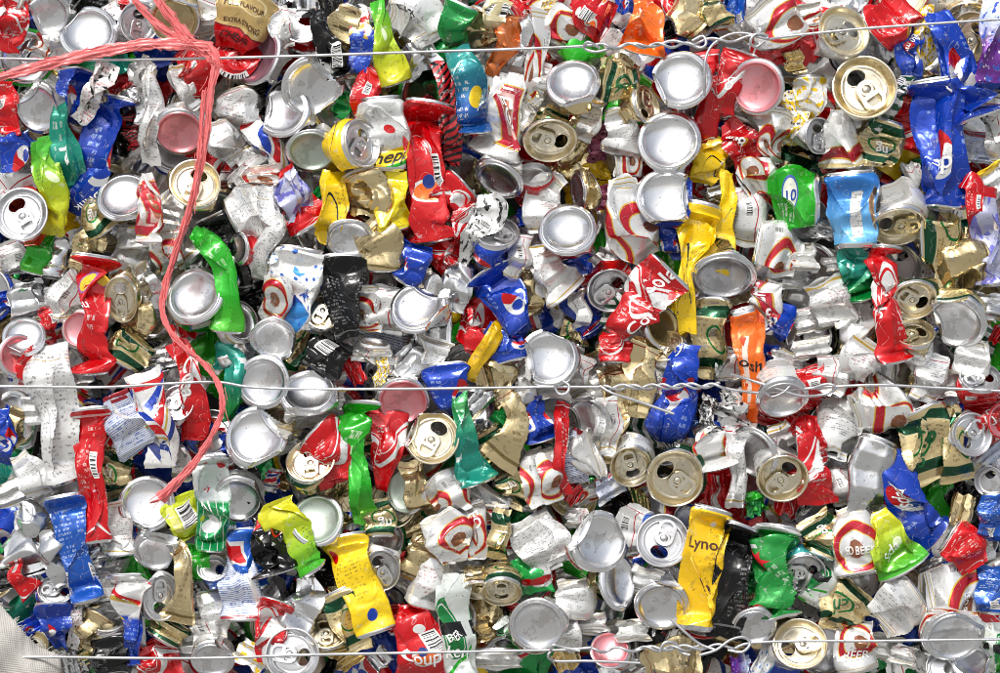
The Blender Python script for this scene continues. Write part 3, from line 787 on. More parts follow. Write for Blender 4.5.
S silver nb 7 430 285 60 425 390 125 365 490 150 | bright silver cone in the lower left
E gold g 500 510 86 270 42 5 m=90
S chang ln 7 545 350 130 590 460 130 645 585 85 | gold can with green band and silver rim
S gold nn 6 555 580 60 605 645 90
E white l 365 602 106 270 10 7 m=350 | silver lid with tab at the bottom edge
S black nn 4 140 540 60 165 595 60
S ydrop nn 6 225 555 80 180 645 110
S black nn 4 500 640 80 545 665 60
S silver nn 5 680 645 60 745 590 60
S red nn 5 780 400 60 785 505 70
S black nn 2 420 300 60 470 280 60
@ 400 503
S leo nn 7 145 40 130 190 130 170 212 235 90 t=.4 | white can with red oval and gold edges at lower middle
S leo nb 7 150 180 70 130 300 110 92 405 145
S gold nn 6 90 120 60 80 220 90 50 305 110
S leo nn 7 270 -5 100 300 100 80 300 225 70 tx=LEO:.3:11:w:100 | white can with narrow red crest reading LEO
S leo nn 6 360 -5 120 350 85 110
S heine nb 7 210 265 130 215 400 112 225 540 112 252 690 110 t=.45 tx=BEER:.58:9:w:200 tx=ken:.75:14:w:170 | green and white beer can with black band
S redlabel nn 7 20 390 60 60 480 140 100 600 200 120 710 225 t=.4 tx=Coupe:.62:16:w:170 | big red can with white scribble at the bottom
E gold g 318 345 72 90 58 5 m=270
E chang g 402 352 80 90 45 6 m=270 | small bronze lid with tab at lower middle
S chang nn 7 412 20 60 390 130 70 375 225 80 tx=C:.45:14:w:0 | dark green gold strip above the small bronze lid
S red nn 6 450 90 50 440 185 50
S greenred nn 6 455 220 60 515 280 130 530 355 140 | green can with red and white band
S fineprint nn 7 495 55 130 560 160 170 605 265 90 t=.4
S leo nn 6 650 120 40 650 225 60
S leo nb 6 690 300 110 700 370 130 685 435 140
E leo b 792 150 104 200 18 7 k=150 | dented silver base left of the round tab lid
E white b 545 485 98 60 20 7 | bright round base above the bottom wire
S white nn 6 640 440 80 672 520 80 640 585 60
S gold nn 5 610 640 70 705 600 70
S white ln 6 370 585 170 370 655 180
S heine nn 5 400 470 60 435 515 60
S gold nn 5 320 450 40 340 545 50
S white bn 5 765 430 90 770 520 90
S red nn 5 -10 200 40 10 265 40
S leo nn 5 700 20 70 690 95 60
S black nn 2 480 420 60 400 440 60
@ 600 503
S white nn 6 165 15 80 120 110 120 130 205 50
E blue l 250 150 104 280 10 7 m=250 | round silver lid with tab left of the yellow can
E pepsi l 340 60 52 0 30 4 m=0
E chang b 75 310 102 200 38 6 ax=.72 | oval silver base with blue speck
E white b 245 410 94 80 25 7 L=50 | round silver base left of the yellow can
S white nn 6 195 260 100 170 355 90
S yellow2 lb 8 450 15 160 420 150 135 400 300 150 370 505 130 t=.4 tx=Lyno:.27:12:d:180 tx=Ise:.66:17:d:180 | golden yellow flattened can with brown lettering
S black ln 8.1 565 78 135 530 200 122 518 350 122 488 540 112 t=.45 | crinkled black flattened can beside the yellow one
S star lb 8.3 705 85 165 688 190 142 690 330 130 702 465 120 t=.5 st=1 | green can with a red star
E red b 610 492 77 90 35 7 | silver base with red body below the green star can
E white g 792 560 106 270 28 6 m=190 | gold lid above the bottom wire
S white nn 6 120 460 80 130 545 110
S gold nn 7 175 645 90 300 612 150 405 620 120 | pale gold crushed can at the bottom middle
E white p 40 580 70 270 30 5
S wdots nn 6 620 610 120 685 640 120
S purple nn 6 520 650 60 595 640 70
S leo nn 5 100 580 60 110 655 60
S white nn 5 265 540 90 330 560 70
S pepsi nn 5 785 170 50 770 235 50
E white l 775 290 56 0 40 5 m=90
S emerald nn 5 590 15 60 650 10 60
S coke nn 4 700 -10 70 790 15 80
S emerald nn 5 590 260 50 610 360 50
S white nn 4 30 470 70 40 520 70
@ 800 503
S chang nb 6 45 50 110 90 130 130 70 215 110 tx=g:.35:11:w:0
E blueyel l 15 275 86 90 30 6 m=0
S heine nn 6 150 205 50 100 310 90 40 405 110
S leo nb 7 190 15 90 220 130 170 242 275 200 t=.5 tx=LEO_BEER:.68:8:w:180 | white can with open red ring and pull tab
S lime bn 8 415 265 205 345 150 135 290 45 110 t=.45 tx=Soda:.35:11:w:15 | lime green soda can with yellow base
S red ln 7 588 130 150 650 170 150 695 255 100 t=.5 | red can with silver rim meeting the blue can
S white nn 5 720 110 60 730 225 70
S gold nn 6 600 20 100 685 40 100
S chang nn 7 235 330 190 170 410 170 130 505 90 t=.4 tx=ch:.5:13:g:30 | gold and dark green can left of the white rim
S leo bn 7 230 670 150 215 560 150 240 455 90 tx=BEER:.3:10:w:0 | white can with BEER at the bottom edge
S white nb 7 305 485 130 380 420 180 455 365 190 t=.5 | smooth white can with a gold rim
S leo nn 6 480 400 190 600 385 260 715 420 220 t=.4 tx=LEO_BEER:.62:8:w:20 | large white can above the big round base
E leo b 610 530 102 100 30 8 L=30 | big round silver base in the lower right
S leo nn 6 420 565 70 400 645 90
E white l 560 652 62 270 20 6 m=0
E white b 680 625 72 270 40 6
S heine nn 5 760 470 60 760 580 60 730 665 60
S white nn 5 340 520 110 320 625 90
S blue nb 6 770 250 105 762 350 115 760 435 105 | second blue text can at the right edge
S silver nn 3 510 230 80 530 290 80
S black nn 2 420 330 60 500 340 60
"""

# ---------------------------------------------------------------- mesh helpers
ZF = 3.96
def view(px, py, d):
    """photograph pixel at distance d in front of the bale face -> point (right, up, toward the camera)"""
    k = PXM * (CAMD - d) / CAMD
    return np.array([(px - 500) * k, (336.5 - py) * k, d])

def to_world(V):
    V = np.asarray(V)
    return np.stack([V[..., 0], -V[..., 2], V[..., 1]], -1)

def make_mesh(name, V, quads, uv=None, tris=None, smooth=True, sharp=0.62):
    me = bpy.data.meshes.new(name)
    V = np.ascontiguousarray(V, dtype=np.float32)
    quads = np.asarray(quads, dtype=np.int32).reshape(-1, 4)
    tris = np.asarray(tris if tris is not None else [], dtype=np.int32).reshape(-1, 3)
    nq, nt = len(quads), len(tris)
    me.vertices.add(len(V)); me.vertices.foreach_set("co", V.ravel())
    loops = np.concatenate([quads.ravel(), tris.ravel()])
    me.loops.add(len(loops)); me.loops.foreach_set("vertex_index", loops)
    me.polygons.add(nq + nt)
    st = np.concatenate([np.arange(nq) * 4, nq * 4 + np.arange(nt) * 3]).astype(np.int32)
    me.polygons.foreach_set("loop_start", st)
    if uv is not None:
        L = me.uv_layers.new(name="UVMap")
        L.data.foreach_set("uv", np.ascontiguousarray(uv, dtype=np.float32).ravel())
    me.update(calc_edges=True)
    me.validate()
    if smooth:
        me.polygons.foreach_set("use_smooth", np.ones(nq + nt, dtype=bool))
        if sharp:
            me.set_sharp_from_angle(angle=sharp)
    return me

def add_obj(name, me, mat=None, parent=None):
    o = bpy.data.objects.new(name, me)
    COL.objects.link(o)
    if mat is not None:
        me.materials.append(mat)
    if parent is not None:
        o.parent = parent
    return o

def grid_quads(n_v, n_u):
    """(n_v+1) rows of n_u verts, closed in u"""
    i, j = np.meshgrid(np.arange(n_v), np.arange(n_u), indexing='ij')
    j2 = (j + 1) % n_u
    return np.stack([i * n_u + j, i * n_u + j2, (i + 1) * n_u + j2, (i + 1) * n_u + j], -1).reshape(-1, 4)

def tri_wave(x):
    return 4 * np.abs(x - np.floor(x + 0.5)) - 1

R0 = 33.0
BASE_PROF = np.array([(24.5, 0), (24.1, .9), (23.2, 1.3), (22.3, .9), (21.6, -.6), (20.8, -3), (19, -4.6), (16, -6.4), (12, -8), (7, -9.2), (3, -9.7), (.3, -9.8)]) * np.array([1.155, 1.0])
LID_PROF = np.array([(27.0, -.6), (28.3, .3), (28.6, 1.8), (28.0, 2.7), (27, 2.8), (26.2, 2.0), (25.8, -.5), (25.3, -4.6), (24.4, -6), (23.4, -5.9), (22.7, -4.4), (22, -3.4),
                     (20.8, -3.3), (20.0, -4.3), (18.8, -4.6), (17.2, -4.4), (15.5, -4.4), (13.5, -4.4), (11.5, -4.4), (9.5, -4.4), (7.5, -4.4), (5, -4.4), (2.5, -4.4), (.3, -4.4)])

def tab_template():
    V, F = [], []
    def ring(path, w, z0, z1):
        """closed flat band: path is a list of (x, y, nx, ny)"""
        n = len(path); off = len(V)
        for x, y, nx, ny in path:
            for s_, z in ((0, z0), (.15, z1), (.85, z1), (1, z0)):
                V.append((x - nx * w * s_, y - ny * w * s_, z))
        for k in range(n):
            a, b = off + 4 * k, off + 4 * ((k + 1) % n)
            for q in range(3):
                F.append((a + q, b + q, b + q + 1)); F.append((a + q, b + q + 1, a + q + 1))
    def oval(cx, rx, ry, n, st=0.0):
        out = []
        for k in range(n):
            t = 2 * math.pi * (k + .5) / n
            c_, s_ = math.cos(t), math.sin(t)
            out.append((cx + rx * c_ + (st if c_ > 0 else -st), ry * s_, c_, s_))
        return out
    ring(oval(-7.5, 7.6, 7.8, 32, 4.8), 3.3, -.3, 1.5)       # outer loop
    ring(oval(-2.4, 5.2, 5.2, 20), 2.4, -.3, 1.2)            # loop round the rivet
    off = len(V)                                              # bar between finger hole and rivet
    for x in (-9.6, -6.4):
        for y in (-5.5, 5.5):
            V.append((x, y, 1.25))
    F.append((off, off + 2, off + 3)); F.append((off, off + 3, off + 1))
    n = 14; off = len(V)
    prof = ((3.6, -3.2), (2.6, -2.4), (2.4, 1.0), (1.4, 1.5), (.2, 1.6))
    for rr, zz in prof:
        for k in range(n):
            V.append((-2.4 + rr * math.cos(2 * math.pi * k / n), rr * math.sin(2 * math.pi * k / n), zz))
    for p in range(len(prof) - 1):
        for k in range(n):
            a, b = off + p * n + k, off + p * n + (k + 1) % n
            F.append((a, b, b + n)); F.append((a, b + n, a + n))
    return np.array(V, dtype=float), np.array(F)
TAB_V, TAB_F = tab_template()

def mouth_ring(n=30, m=6):
    a = np.linspace(0, 2 * np.pi, n, endpoint=False); b = np.linspace(0, 2 * np.pi, m, endpoint=False)
    A, B = np.meshgrid(a, b, indexing='ij')
    rr = .9 * np.cos(B)
    x = 12.2 + (7.6 + rr) * np.cos(A); y = (10.2 + rr) * np.sin(A); z = -4.3 + .8 * np.sin(B)
    i, j = np.meshgrid(np.arange(n), np.arange(m), indexing='ij')
    f = np.stack([i * m + j, ((i + 1) % n) * m + j, ((i + 1) % n) * m + (j + 1) % m, i * m + (j + 1) % m], -1).reshape(-1, 4)
    return np.stack([x, y, z], -1).reshape(-1, 3), f
MOUTH_V, MOUTH_F = mouth_ring()

def text_shape(s):
    cu = bpy.data.curves.new("txt", 'FONT'); cu.body = s.replace('_', ' '); cu.align_x = 'CENTER'; cu.align_y = 'CENTER'; cu.size = 1.0
    cu.offset = 0.012
    ob = bpy.data.objects.new("txt", cu); COL.objects.link(ob)
    bpy.context.view_layer.update()
    me = bpy.data.meshes.new_from_object(ob)
    bm = bmesh.new(); bm.from_mesh(me)
    bpy.data.objects.remove(ob); bpy.data.curves.remove(cu); bpy.data.meshes.remove(me)
    return bm

def star_shape():
    bm = bmesh.new()
    vs = [bm.verts.new((math.sin(k * math.pi / 5) * (.5 if k % 2 == 0 else .2), math.cos(k * math.pi / 5) * (.5 if k % 2 == 0 else .2), 0)) for k in range(10)]
    c = bm.verts.new((0, 0, 0))
    for k in range(10):
        bm.faces.new((c, vs[k], vs[(k + 1) % 10]))
    return bm

def refine(bm, size, limit):
    bmesh.ops.triangulate(bm, faces=bm.faces[:])
    for _ in range(5):
        es = [e for e in bm.edges if e.calc_length() * size > limit]
        if not es:
            break
        bmesh.ops.subdivide_edges(bm, edges=es, cuts=1)
        bmesh.ops.triangulate(bm, faces=bm.faces[:])
    bm.verts.index_update()
    V = np.array([v.co[:] for v in bm.verts]) if bm.verts else np.zeros((0, 3))
    F = np.array([[v.index for v in f.verts] for f in bm.faces], dtype=np.int32)
    bm.free()
    return V, F

# ---------------------------------------------------------------- one crushed can
SMOOTH = {'white', 'fineprint', 'white2', 'white3', 'leo', 'silver', 'gold', 'chang'}
class Can:
    """rest shape in millimetres -> dents, creases, squash -> laid along its spine"""
    def __init__(self, s, res=1.0):
        self.s = s
        rg = self.rg = np.random.default_rng(s['seed'])
        o = s['opt']
        self.ends = s['ends']
        D = s['layer'] * 0.0078 + .008
        if s['kind'] == 'E':
            end = self.ends[0]
            rref = 28.5 if end in 'lg' else 28.0
            r = s['r'] / ZF * PXM * (1.0 if end in 'lg' else .96)
            sc = r / (rref / 1000)
            L = float(o.get('L', 36)) / 1000 * sc
            phi, tl = rad(s['dir']), rad(s['tilt'])
            ax = np.array([math.sin(tl) * math.cos(phi), math.sin(tl) * math.sin(phi), -math.cos(tl)])
            p0 = view(s['x'], s['y'], D)
            self.sp = np.stack([p0 + ax * L * t for t in np.linspace(0, 1, 16)])
            self.T = np.tile(ax, (16, 1))
            ex = np.array([1., 0, 0]) - ax[0] * ax; ex /= np.linalg.norm(ex)
            ey = np.cross(ax, ex)
            self.A = np.tile(ex, (16, 1)); self.B = np.tile(ey, (16, 1))
            self.W = np.full(16, 2 * R0 / 1000 * sc * float(o.get('ax', 1)))
            self.H = np.full(16, 2 * R0 / 1000 * sc * float(o.get('ay', 1)))
            if end in 'bpuqc': self.W *= 1.08; self.H *= 1.08
            self.W[8:] *= np.linspace(1, .8, 8); self.H[8:] *= np.linspace(1, .6, 8)
            self.L = L
            self.twist = 0.0
            self.mouth = -rad(float(o.get('m', 90)))
            self.sag = 0
        else:
            pts = s['pts']
            tr = (float(o.get('t', 0)) or (rg.uniform(.5, .75) if s['style'] in SMOOTH else rg.uniform(.42, .62))) * 1.25
            zz = [float(v) / 1000 for v in o['z'].split(':')] if 'z' in o else [rg.uniform(-.006, .003), rg.uniform(-.006, .003)]
            n = len(pts)
            P3, WW, HH = [], [], []
            for k, (x, y, w) in enumerate(pts):
                wm = w / ZF * PXM
                e = self.ends[0] if k == 0 else self.ends[1] if k == n - 1 else None
                h = wm * (tr * 1.15 if e and e != 'n' else tr * .85 if e is None else .14)
                h = max(h, .004)
                if e and e != 'n':
                    h = max(h, .013)
                f = k / max(1, n - 1)
                d = D - h / 2 + zz[0] * (1 - f) + zz[1] * f - (rg.uniform(.008, .016) if e == 'n' else 0)
                P3.append(view(x, y, d)); WW.append(wm * ((1.16 if s['look'] else 1.28) if e is None or e == 'n' else 1.12 if e in 'lg' else 1.1)); HH.append(h)
            P3 = np.array(P3)
            ext = np.vstack([2 * P3[0] - P3[1], P3, 2 * P3[-1] - P3[-2]])
            ew = np.r_[WW[0], WW, WW[-1]]; eh = np.r_[HH[0], HH, HH[-1]]
            S, W_, H_ = [], [], []
            for k in range(n - 1):
                for t in np.linspace(0, 1, 12, endpoint=(k == n - 2)):
                    a, b, c, d = ext[k:k + 4]
                    S.append(.5 * (2 * b + (c - a) * t + (2 * a - 5 * b + 4 * c - d) * t * t + (3 * b - a - 3 * c + d) * t ** 3))
                    q = t * t * (3 - 2 * t)
                    W_.append(ew[k + 1] * (1 - q) + ew[k + 2] * q); H_.append(eh[k + 1] * (1 - q) + eh[k + 2] * q)
            self.sp = np.array(S); self.W = np.array(W_); self.H = np.array(H_)
            T = np.gradient(self.sp, axis=0); T /= np.linalg.norm(T, axis=1)[:, None]
            A = np.cross(T, np.array([0, 0, 1.])); A /= np.linalg.norm(A, axis=1)[:, None]
            self.T, self.A, self.B = T, A, np.cross(A, T)
            self.L = np.linalg.norm(np.diff(self.sp, axis=0), axis=1).sum()
            self.twist = 0.0 if 'tx' in o or 'st' in o else rg.uniform(-.5, .5)
            self.mouth = rg.uniform(0, 6.28)
            self.sag = rg.uniform(.0012, .0032)
        d = np.r_[0, np.cumsum(np.linalg.norm(np.diff(self.sp, axis=0), axis=1))]
        self.arc = d / d[-1] * self.L
        self.Lr = self.L * 1000 * (2 * R0 / 1000) / max(.02, float(np.mean(self.W)))   # rest length keeps the proportions
        self.Lr = min(max(self.Lr, 45), 190)
        # dents: mirror buckling through planes
        self.planes = []
        L = self.Lr
        if s['kind'] == 'S':
            for _ in range(int(rg.integers(2, 5) if s['style'] in SMOOTH else rg.integers(4, 8))):
                al = math.pi / 2 + rg.normal(0, 1.0); be = rg.uniform(-.65, .65)
                self.planes.append((np.array([math.cos(al) * math.cos(be), math.sin(al) * math.cos(be), math.sin(be)]), rg.uniform(.1, .9) * L, R0 * rg.uniform(.55, .88), rg.uniform(.3, 1.0)))
        else:
            for _ in range(5):
                al = rg.uniform(0, 6.28); be = rg.uniform(-.5, .2)
                self.planes.append((np.array([math.cos(al) * math.cos(be), math.sin(al) * math.cos(be), math.sin(be)]), rg.uniform(.35, .9) * L, R0 * rg.uniform(.55, .8), rg.uniform(.3, .9)))
            if 'k' in o:
                al = -rad(float(o['k']))
                self.planes.append((np.array([math.cos(al), math.sin(al), -.35]) / math.sqrt(1 + .1225), 0.0, R0 * (.56 if self.ends[0] in 'bpuqc' else .64), .75))
                al += rg.uniform(1.2, 2.2)
                self.planes.append((np.array([math.cos(al), math.sin(al), -.2]) / math.sqrt(1.04), 0.0, R0 * (.74 if self.ends[0] in 'bpuqc' else .78), .5))
            elif rg.random() < .7:
                al = rg.uniform(0, 6.28)
                self.planes.append((np.array([math.cos(al), math.sin(al), -.3]) / math.sqrt(1.09), 0.0, R0 * (rg.uniform(.79, .85) if self.ends[0] in 'lg' else rg.uniform(.66, .79)), rg.uniform(.3, .7)))
        self.waves = []
        for k in range(6):
            nrm = rg.normal(0, 1, 3); nrm[2] *= .4 if k < 3 else 1.2; nrm /= np.linalg.norm(nrm)
            self.waves.append((nrm, rg.uniform(.3, .6) if k < 4 else rg.uniform(.7, 1.2), rg.uniform(0, 1), (1.0 if k < 4 else .35) * rg.uniform(.5, 1)))
        self.amp = rg.uniform(.04, .10) if s['kind'] == 'S' and s['style'] in SMOOTH else rg.uniform(.08, .16) if s['kind'] == 'S' else .08
        self.kink = rg.uniform(0, 1, 4)
        if s['kind'] == 'S': self.fit()

    def soft(self, z):
        """0 at a stiff end, 1 in the thin wall"""
        L = self.Lr
        a = np.clip(z / 26, 0, 1) if self.ends[0] != 'n' else np.ones_like(z)
        b = np.clip((L - z) / 26, 0, 1) if self.ends[1] != 'n' else np.ones_like(z)
        m = np.minimum(a, b)
        return m * m * (3 - 2 * m)

    def crush(self, P):
        P = np.array(P, dtype=float)
        sf = self.soft(P[:, 2])
        Q = P.copy()
        for nrm, z0, c, k in self.planes:
            stiff = z0 == 0.0
            d = (Q - np.array([0, 0, z0])) @ nrm - c
            d = np.where(d > 0, d, 0)
            f = np.ones_like(sf) if stiff else (.25 + .75 * sf) if self.s['kind'] == 'S' else sf
            Q -= (d * (1 + k) * f)[:, None] * nrm
        w = np.zeros(len(P))
        for nrm, fr, ph, am in self.waves:
            w += am * tri_wave((P @ nrm) / R0 * fr + ph)
        w /= 2.0
        stiff_amt = .12 if self.s['kind'] == 'S' else .28
        Q[:, :2] *= (1 + self.amp * w * (stiff_amt + (1 - stiff_amt) * sf))[:, None]
        Q[:, 2] += 1.5 * tri_wave(P[:, 0] / R0 * .7 + self.kink[0]) * sf
        Q[:, 2] = P[:, 2] + np.clip(Q[:, 2] - P[:, 2], -7, 7)
        return Q

    def fit(self):
        """measure the crushed section so that it fills the width it has in the bale"""
        z = np.linspace(0, self.Lr, 41); th = np.linspace(0, 2 * np.pi, 60, endpoint=False)
        Z, TH = np.meshgrid(z, th, indexing='ij')
        Q = self.crush(np.stack([R0 * np.cos(TH), R0 * np.sin(TH), Z], -1).reshape(-1, 3)).reshape(41, 60, 3)
        sm = lambda v: np.convolve(np.pad(v, 3, mode='edge'), np.ones(7) / 7, 'valid')
        lo, hi = Q.min(1), Q.max(1)
        self.fz = z
        self.fc = [sm((lo[:, k] + hi[:, k]) / 2) for k in (0, 1)]
        self.fh = [sm((hi[:, k] - lo[:, k]) / 2) for k in (0, 1)]

    def deform(self, P):
        L = self.Lr
        sf = self.soft(np.asarray(P, dtype=float)[:, 2])
        Q = self.crush(P)
        if self.s['kind'] == 'S':
            zc_ = np.clip(np.asarray(P, dtype=float)[:, 2], 0, L)
            for k in (0, 1):
                Q[:, k] = (Q[:, k] - np.interp(zc_, self.fz, self.fc[k])) * R0 / np.interp(zc_, self.fz, self.fh[k])
        # lay along the spine
        z = Q[:, 2] / L * self.L
        zc = np.clip(z, 0, self.L)
        idx = lambda arr: np.stack([np.interp(zc, self.arc, arr[:, i]) for i in range(3)], -1)
        C, T, A, B = idx(self.sp), idx(self.T), idx(self.A), idx(self.B)
        W = np.interp(zc, self.arc, self.W); H = np.interp(zc, self.arc, self.H)
        over = (z - zc)
        x = Q[:, 0] / R0 * W / 2; y = Q[:, 1] / R0 * H / 2
        th = self.twist * (zc / self.L - .5)
        # twist the squashed section
        x, y = x * np.cos(th) - y * np.sin(th), x * np.sin(th) + y * np.cos(th)
        if self.sag:
            ff = zc / self.L
            y = y + self.sag * tri_wave(ff * 2.3 + self.kink[1]) * sf
            x = x + self.sag * .8 * tri_wave(ff * 1.7 + self.kink[2]) * sf
        # sheet metal does not stretch at the ends: use the real scale for rims
        k_end = np.clip(np.mean(self.W) / (2 * R0 / 1000), .45, 1.2) / 1000
        over_mm = np.where(Q[:, 2] < 0, Q[:, 2], np.where(Q[:, 2] > L, Q[:, 2] - L, 0)) * k_end
        V = C + A * x[:, None] + B * y[:, None] + T * over_mm[:, None]
        return to_world(V)

    def radius_profile(self, z):
        L = self.Lr
        r = np.ones_like(z) * R0
        def rim(d, e):
            if e == 'n': return np.ones_like(d) * R0
            r1, h = (28.3, 7.5) if e in 'bpuqc' else (27.0, 13.0)
            if self.s['kind'] == 'S': h *= .55
            t = np.clip(d / h, 0, 1); t = np.sqrt(np.clip(1 - (1 - t) ** 2, 0, 1)) if e in 'bpuqc' else t * t * (3 - 2 * t)
            return r1 + (R0 - r1) * t
        return np.minimum(rim(z, self.ends[0]), rim(L - z, self.ends[1]))

    def body(self, nu, nv):
        L = self.Lr
        t = np.linspace(0, 1, nv + 1)
        t = t + .06 * np.sin(2 * np.pi * t) * -1          # denser toward the ends
        z = np.clip(t, 0, 1) * L
        th = np.linspace(0, 2 * np.pi, nu, endpoint=False)
        Z, TH = np.meshgrid(z, th, indexing='ij')
        r = self.radius_profile(Z)
        Zj = Z.copy()
        for k, e in ((0, self.ends[0]), (-1, self.ends[1])):
            if e == 'n':
                Zj[k] += (tri_wave(th / 6.283 * 2 + self.kink[3]) * 2.2 + tri_wave(th / 6.283 * 5 + self.kink[0]) * .8)
        P = np.stack([r * np.cos(TH), r * np.sin(TH), Zj], -1).reshape(-1, 3)
        V = self.deform(P)
        q = grid_quads(nv, nu)
        if self.s['kind'] == 'S': q = q[:, [1, 0, 3, 2]]
        roll = 0.0 if 'tx' in self.s['opt'] else self.rg.uniform(-.2, .2)
        i, j = np.meshgrid(np.arange(nv), np.arange(nu), indexing='ij')
        vv = np.clip(t, 0, 1)
        def uvp(ii, jj):
            return np.stack([jj / nu + roll + 0.0, vv[ii]], -1)
        cor = [uvp(i, j), uvp(i, j + 1), uvp(i + 1, j + 1), uvp(i + 1, j)]
        if self.s['kind'] == 'S': cor = [cor[1], cor[0], cor[3], cor[2]]
        uv = np.stack(cor, 2).reshape(-1, 2)
        self.grid = V.reshape(nv + 1, nu, 3); self.tt = vv
        zc = ((vv[:-1] + vv[1:]) / 2 * L)
        bare = np.zeros(nv, dtype=np.int32)
        for d, e in ((zc, self.ends[0]), (L - zc, self.ends[1])):
            if e != 'n': bare[d < (7.5 if e in 'bpuqc' else 5.0) * (.5 if self.s['kind'] == 'S' else 1)] = 1
        self.bare = np.repeat(bare, nu)
        return V, q, uv

    def end_local(self, prof_rz, ang, last):
        """(r, out) pairs -> rest points at the first or last end"""
        r, o = prof_rz[..., 0], prof_rz[..., 1]
        z = self.Lr + o if last else -o
        return np.stack([r * np.cos(ang), r * np.sin(ang), z], -1).reshape(-1, 3)

    def cap(self, e, last, nu):
        prof = BASE_PROF if e in 'bpuqc' else LID_PROF
        th = np.linspace(0, 2 * np.pi, nu, endpoint=False)
        PR, TH = np.meshgrid(np.arange(len(prof)), th, indexing='ij')
        P = self.end_local(prof[PR], TH, last)
        q = grid_quads(len(prof) - 1, nu)
        if e in 'lg' and self.s.get('open', True):
            cx = P[q].mean(1)
            m = self.mouth
            a = cx[:, 0] * math.cos(m) + cx[:, 1] * math.sin(m); b = -cx[:, 0] * math.sin(m) + cx[:, 1] * math.cos(m)
            hole = ((a - 12.2) / 7.6) ** 2 + (b / 10.2) ** 2 < 1
            rr = np.hypot(cx[:, 0], cx[:, 1])
            q = q[~(hole & (rr < 20))]
        if not last:
            q = q[:, ::-1]
        return self.deform(P), q

    def lidpiece(self, V, last):
        m = self.mouth
        c, s_ = math.cos(m), math.sin(m)
        x = V[:, 0] * c - V[:, 1] * s_; y = V[:, 0] * s_ + V[:, 1] * c
        z = self.Lr + V[:, 2] if last else -V[:, 2]
        return self.deform(np.stack([x, y, z], -1))

    def decal(self, bm, v0, size, rot):
        """print a flat shape on the side of the can that faces out of the bale"""
        V, F = refine(bm, size, 1.6)
        if not len(F):
            return None
        a = rad(rot)
        x = (V[:, 0] * math.cos(a) - V[:, 1] * math.sin(a)) * size / 1000
        y = (V[:, 0] * math.sin(a) + V[:, 1] * math.cos(a)) * size / 1000
        f = np.clip(v0 + y / self.L, .02, .98)
        W = np.interp(f * self.L, self.arc, self.W)
        th = np.arccos(np.clip(x / (W / 2), -.93, .93)) if self.s['kind'] == 'S' else math.pi * 1.5 + np.arcsin(np.clip(x / (W / 2), -.93, .93))
        nv, nu = self.grid.shape[0] - 1, self.grid.shape[1]
        iv = np.clip(np.interp(f, self.tt, np.arange(nv + 1)), 0, nv - 1e-4); iu = th / (2 * np.pi) * nu
        i0 = iv.astype(int); j0 = np.floor(iu).astype(int); fv = (iv - i0)[:, None]; fu = (iu - j0)[:, None]
        g = self.grid
        p00, p01, p10, p11 = g[i0, j0 % nu], g[i0, (j0 + 1) % nu], g[i0 + 1, j0 % nu], g[i0 + 1, (j0 + 1) % nu]
        p = (p00 * (1 - fu) + p01 * fu) * (1 - fv) + (p10 * (1 - fu) + p11 * fu) * fv
        du = (p01 - p00) * (1 - fv) + (p11 - p10) * fv; dv = (p10 - p00) * (1 - fu) + (p11 - p01) * fu
        nrm = np.cross(du, dv) * (-1 if self.s['kind'] == 'S' else 1); nrm /= np.linalg.norm(nrm, axis=1)[:, None] + 1e-12
        return p + nrm * .00055, F

# ---------------------------------------------------------------- read the list
def parse():
    out = []; x0 = y0 = 0
    for ln in SPEC.strip().splitlines():
        ln = ln.strip()
        if not ln: continue
        if ln[0] == '@':
            _, a, b = ln.split(); x0, y0 = float(a), float(b); continue
        look = None
        if '|' in ln:
            ln, look = [t.strip() for t in ln.split('|')]
        tk = ln.split()
        opt = {}; vals = []
        for t in tk[1:]:
            if '=' in t:
                k, v = t.split('=', 1)
                if k == 'tx': opt.setdefault('tx', []).append(v)
                else: opt[k] = v
            else: vals.append(t)
        s = dict(kind=tk[0], style=vals[0], ends=vals[1], opt=opt, look=look, seed=len(out) * 7 + 11)
        if tk[0] == 'E':
            x, y, r, di, ti, ly = map(float, vals[2:8])
            s.update(x=x0 + x / ZF, y=y0 + y / ZF, r=r, dir=di, tilt=ti, layer=ly, ends=vals[1] + 'n')
            s['c'] = (s['x'], s['y']); s['area'] = math.pi * (r / ZF) ** 2
        else:
            s['layer'] = float(vals[2]); n = [float(v) for v in vals[3:]]
            s['pts'] = [(x0 + n[i] / ZF, y0 + n[i + 1] / ZF, n[i + 2]) for i in range(0, len(n), 3)]
            p = s['pts']
            s['c'] = (sum(q[0] for q in p) / len(p), sum(q[1] for q in p) / len(p))
            s['area'] = sum(math.dist(p[i][:2], p[i + 1][:2]) * (p[i][2] + p[i + 1][2]) / 2 / ZF for i in range(len(p) - 1))
        if not look and s['style'] in ('leo', 'white'): s['style'] = ['leo', 'white', 'white2', 'white3', 'white', 'white2'][(len(out) * 7 + (s['style'] == 'white')) % 6]
        s['area'] *= {2: .25, 3: .45, 4: .65, 5: .85}.get(int(s['layer']), 1.0)
        if s['look']: s['area'] += 5000
        out.append(s)
    return out

CANS = parse()
order = sorted(range(len(CANS)), key=lambda i: -CANS[i]['area'])
SINGLE = set(order[:300])

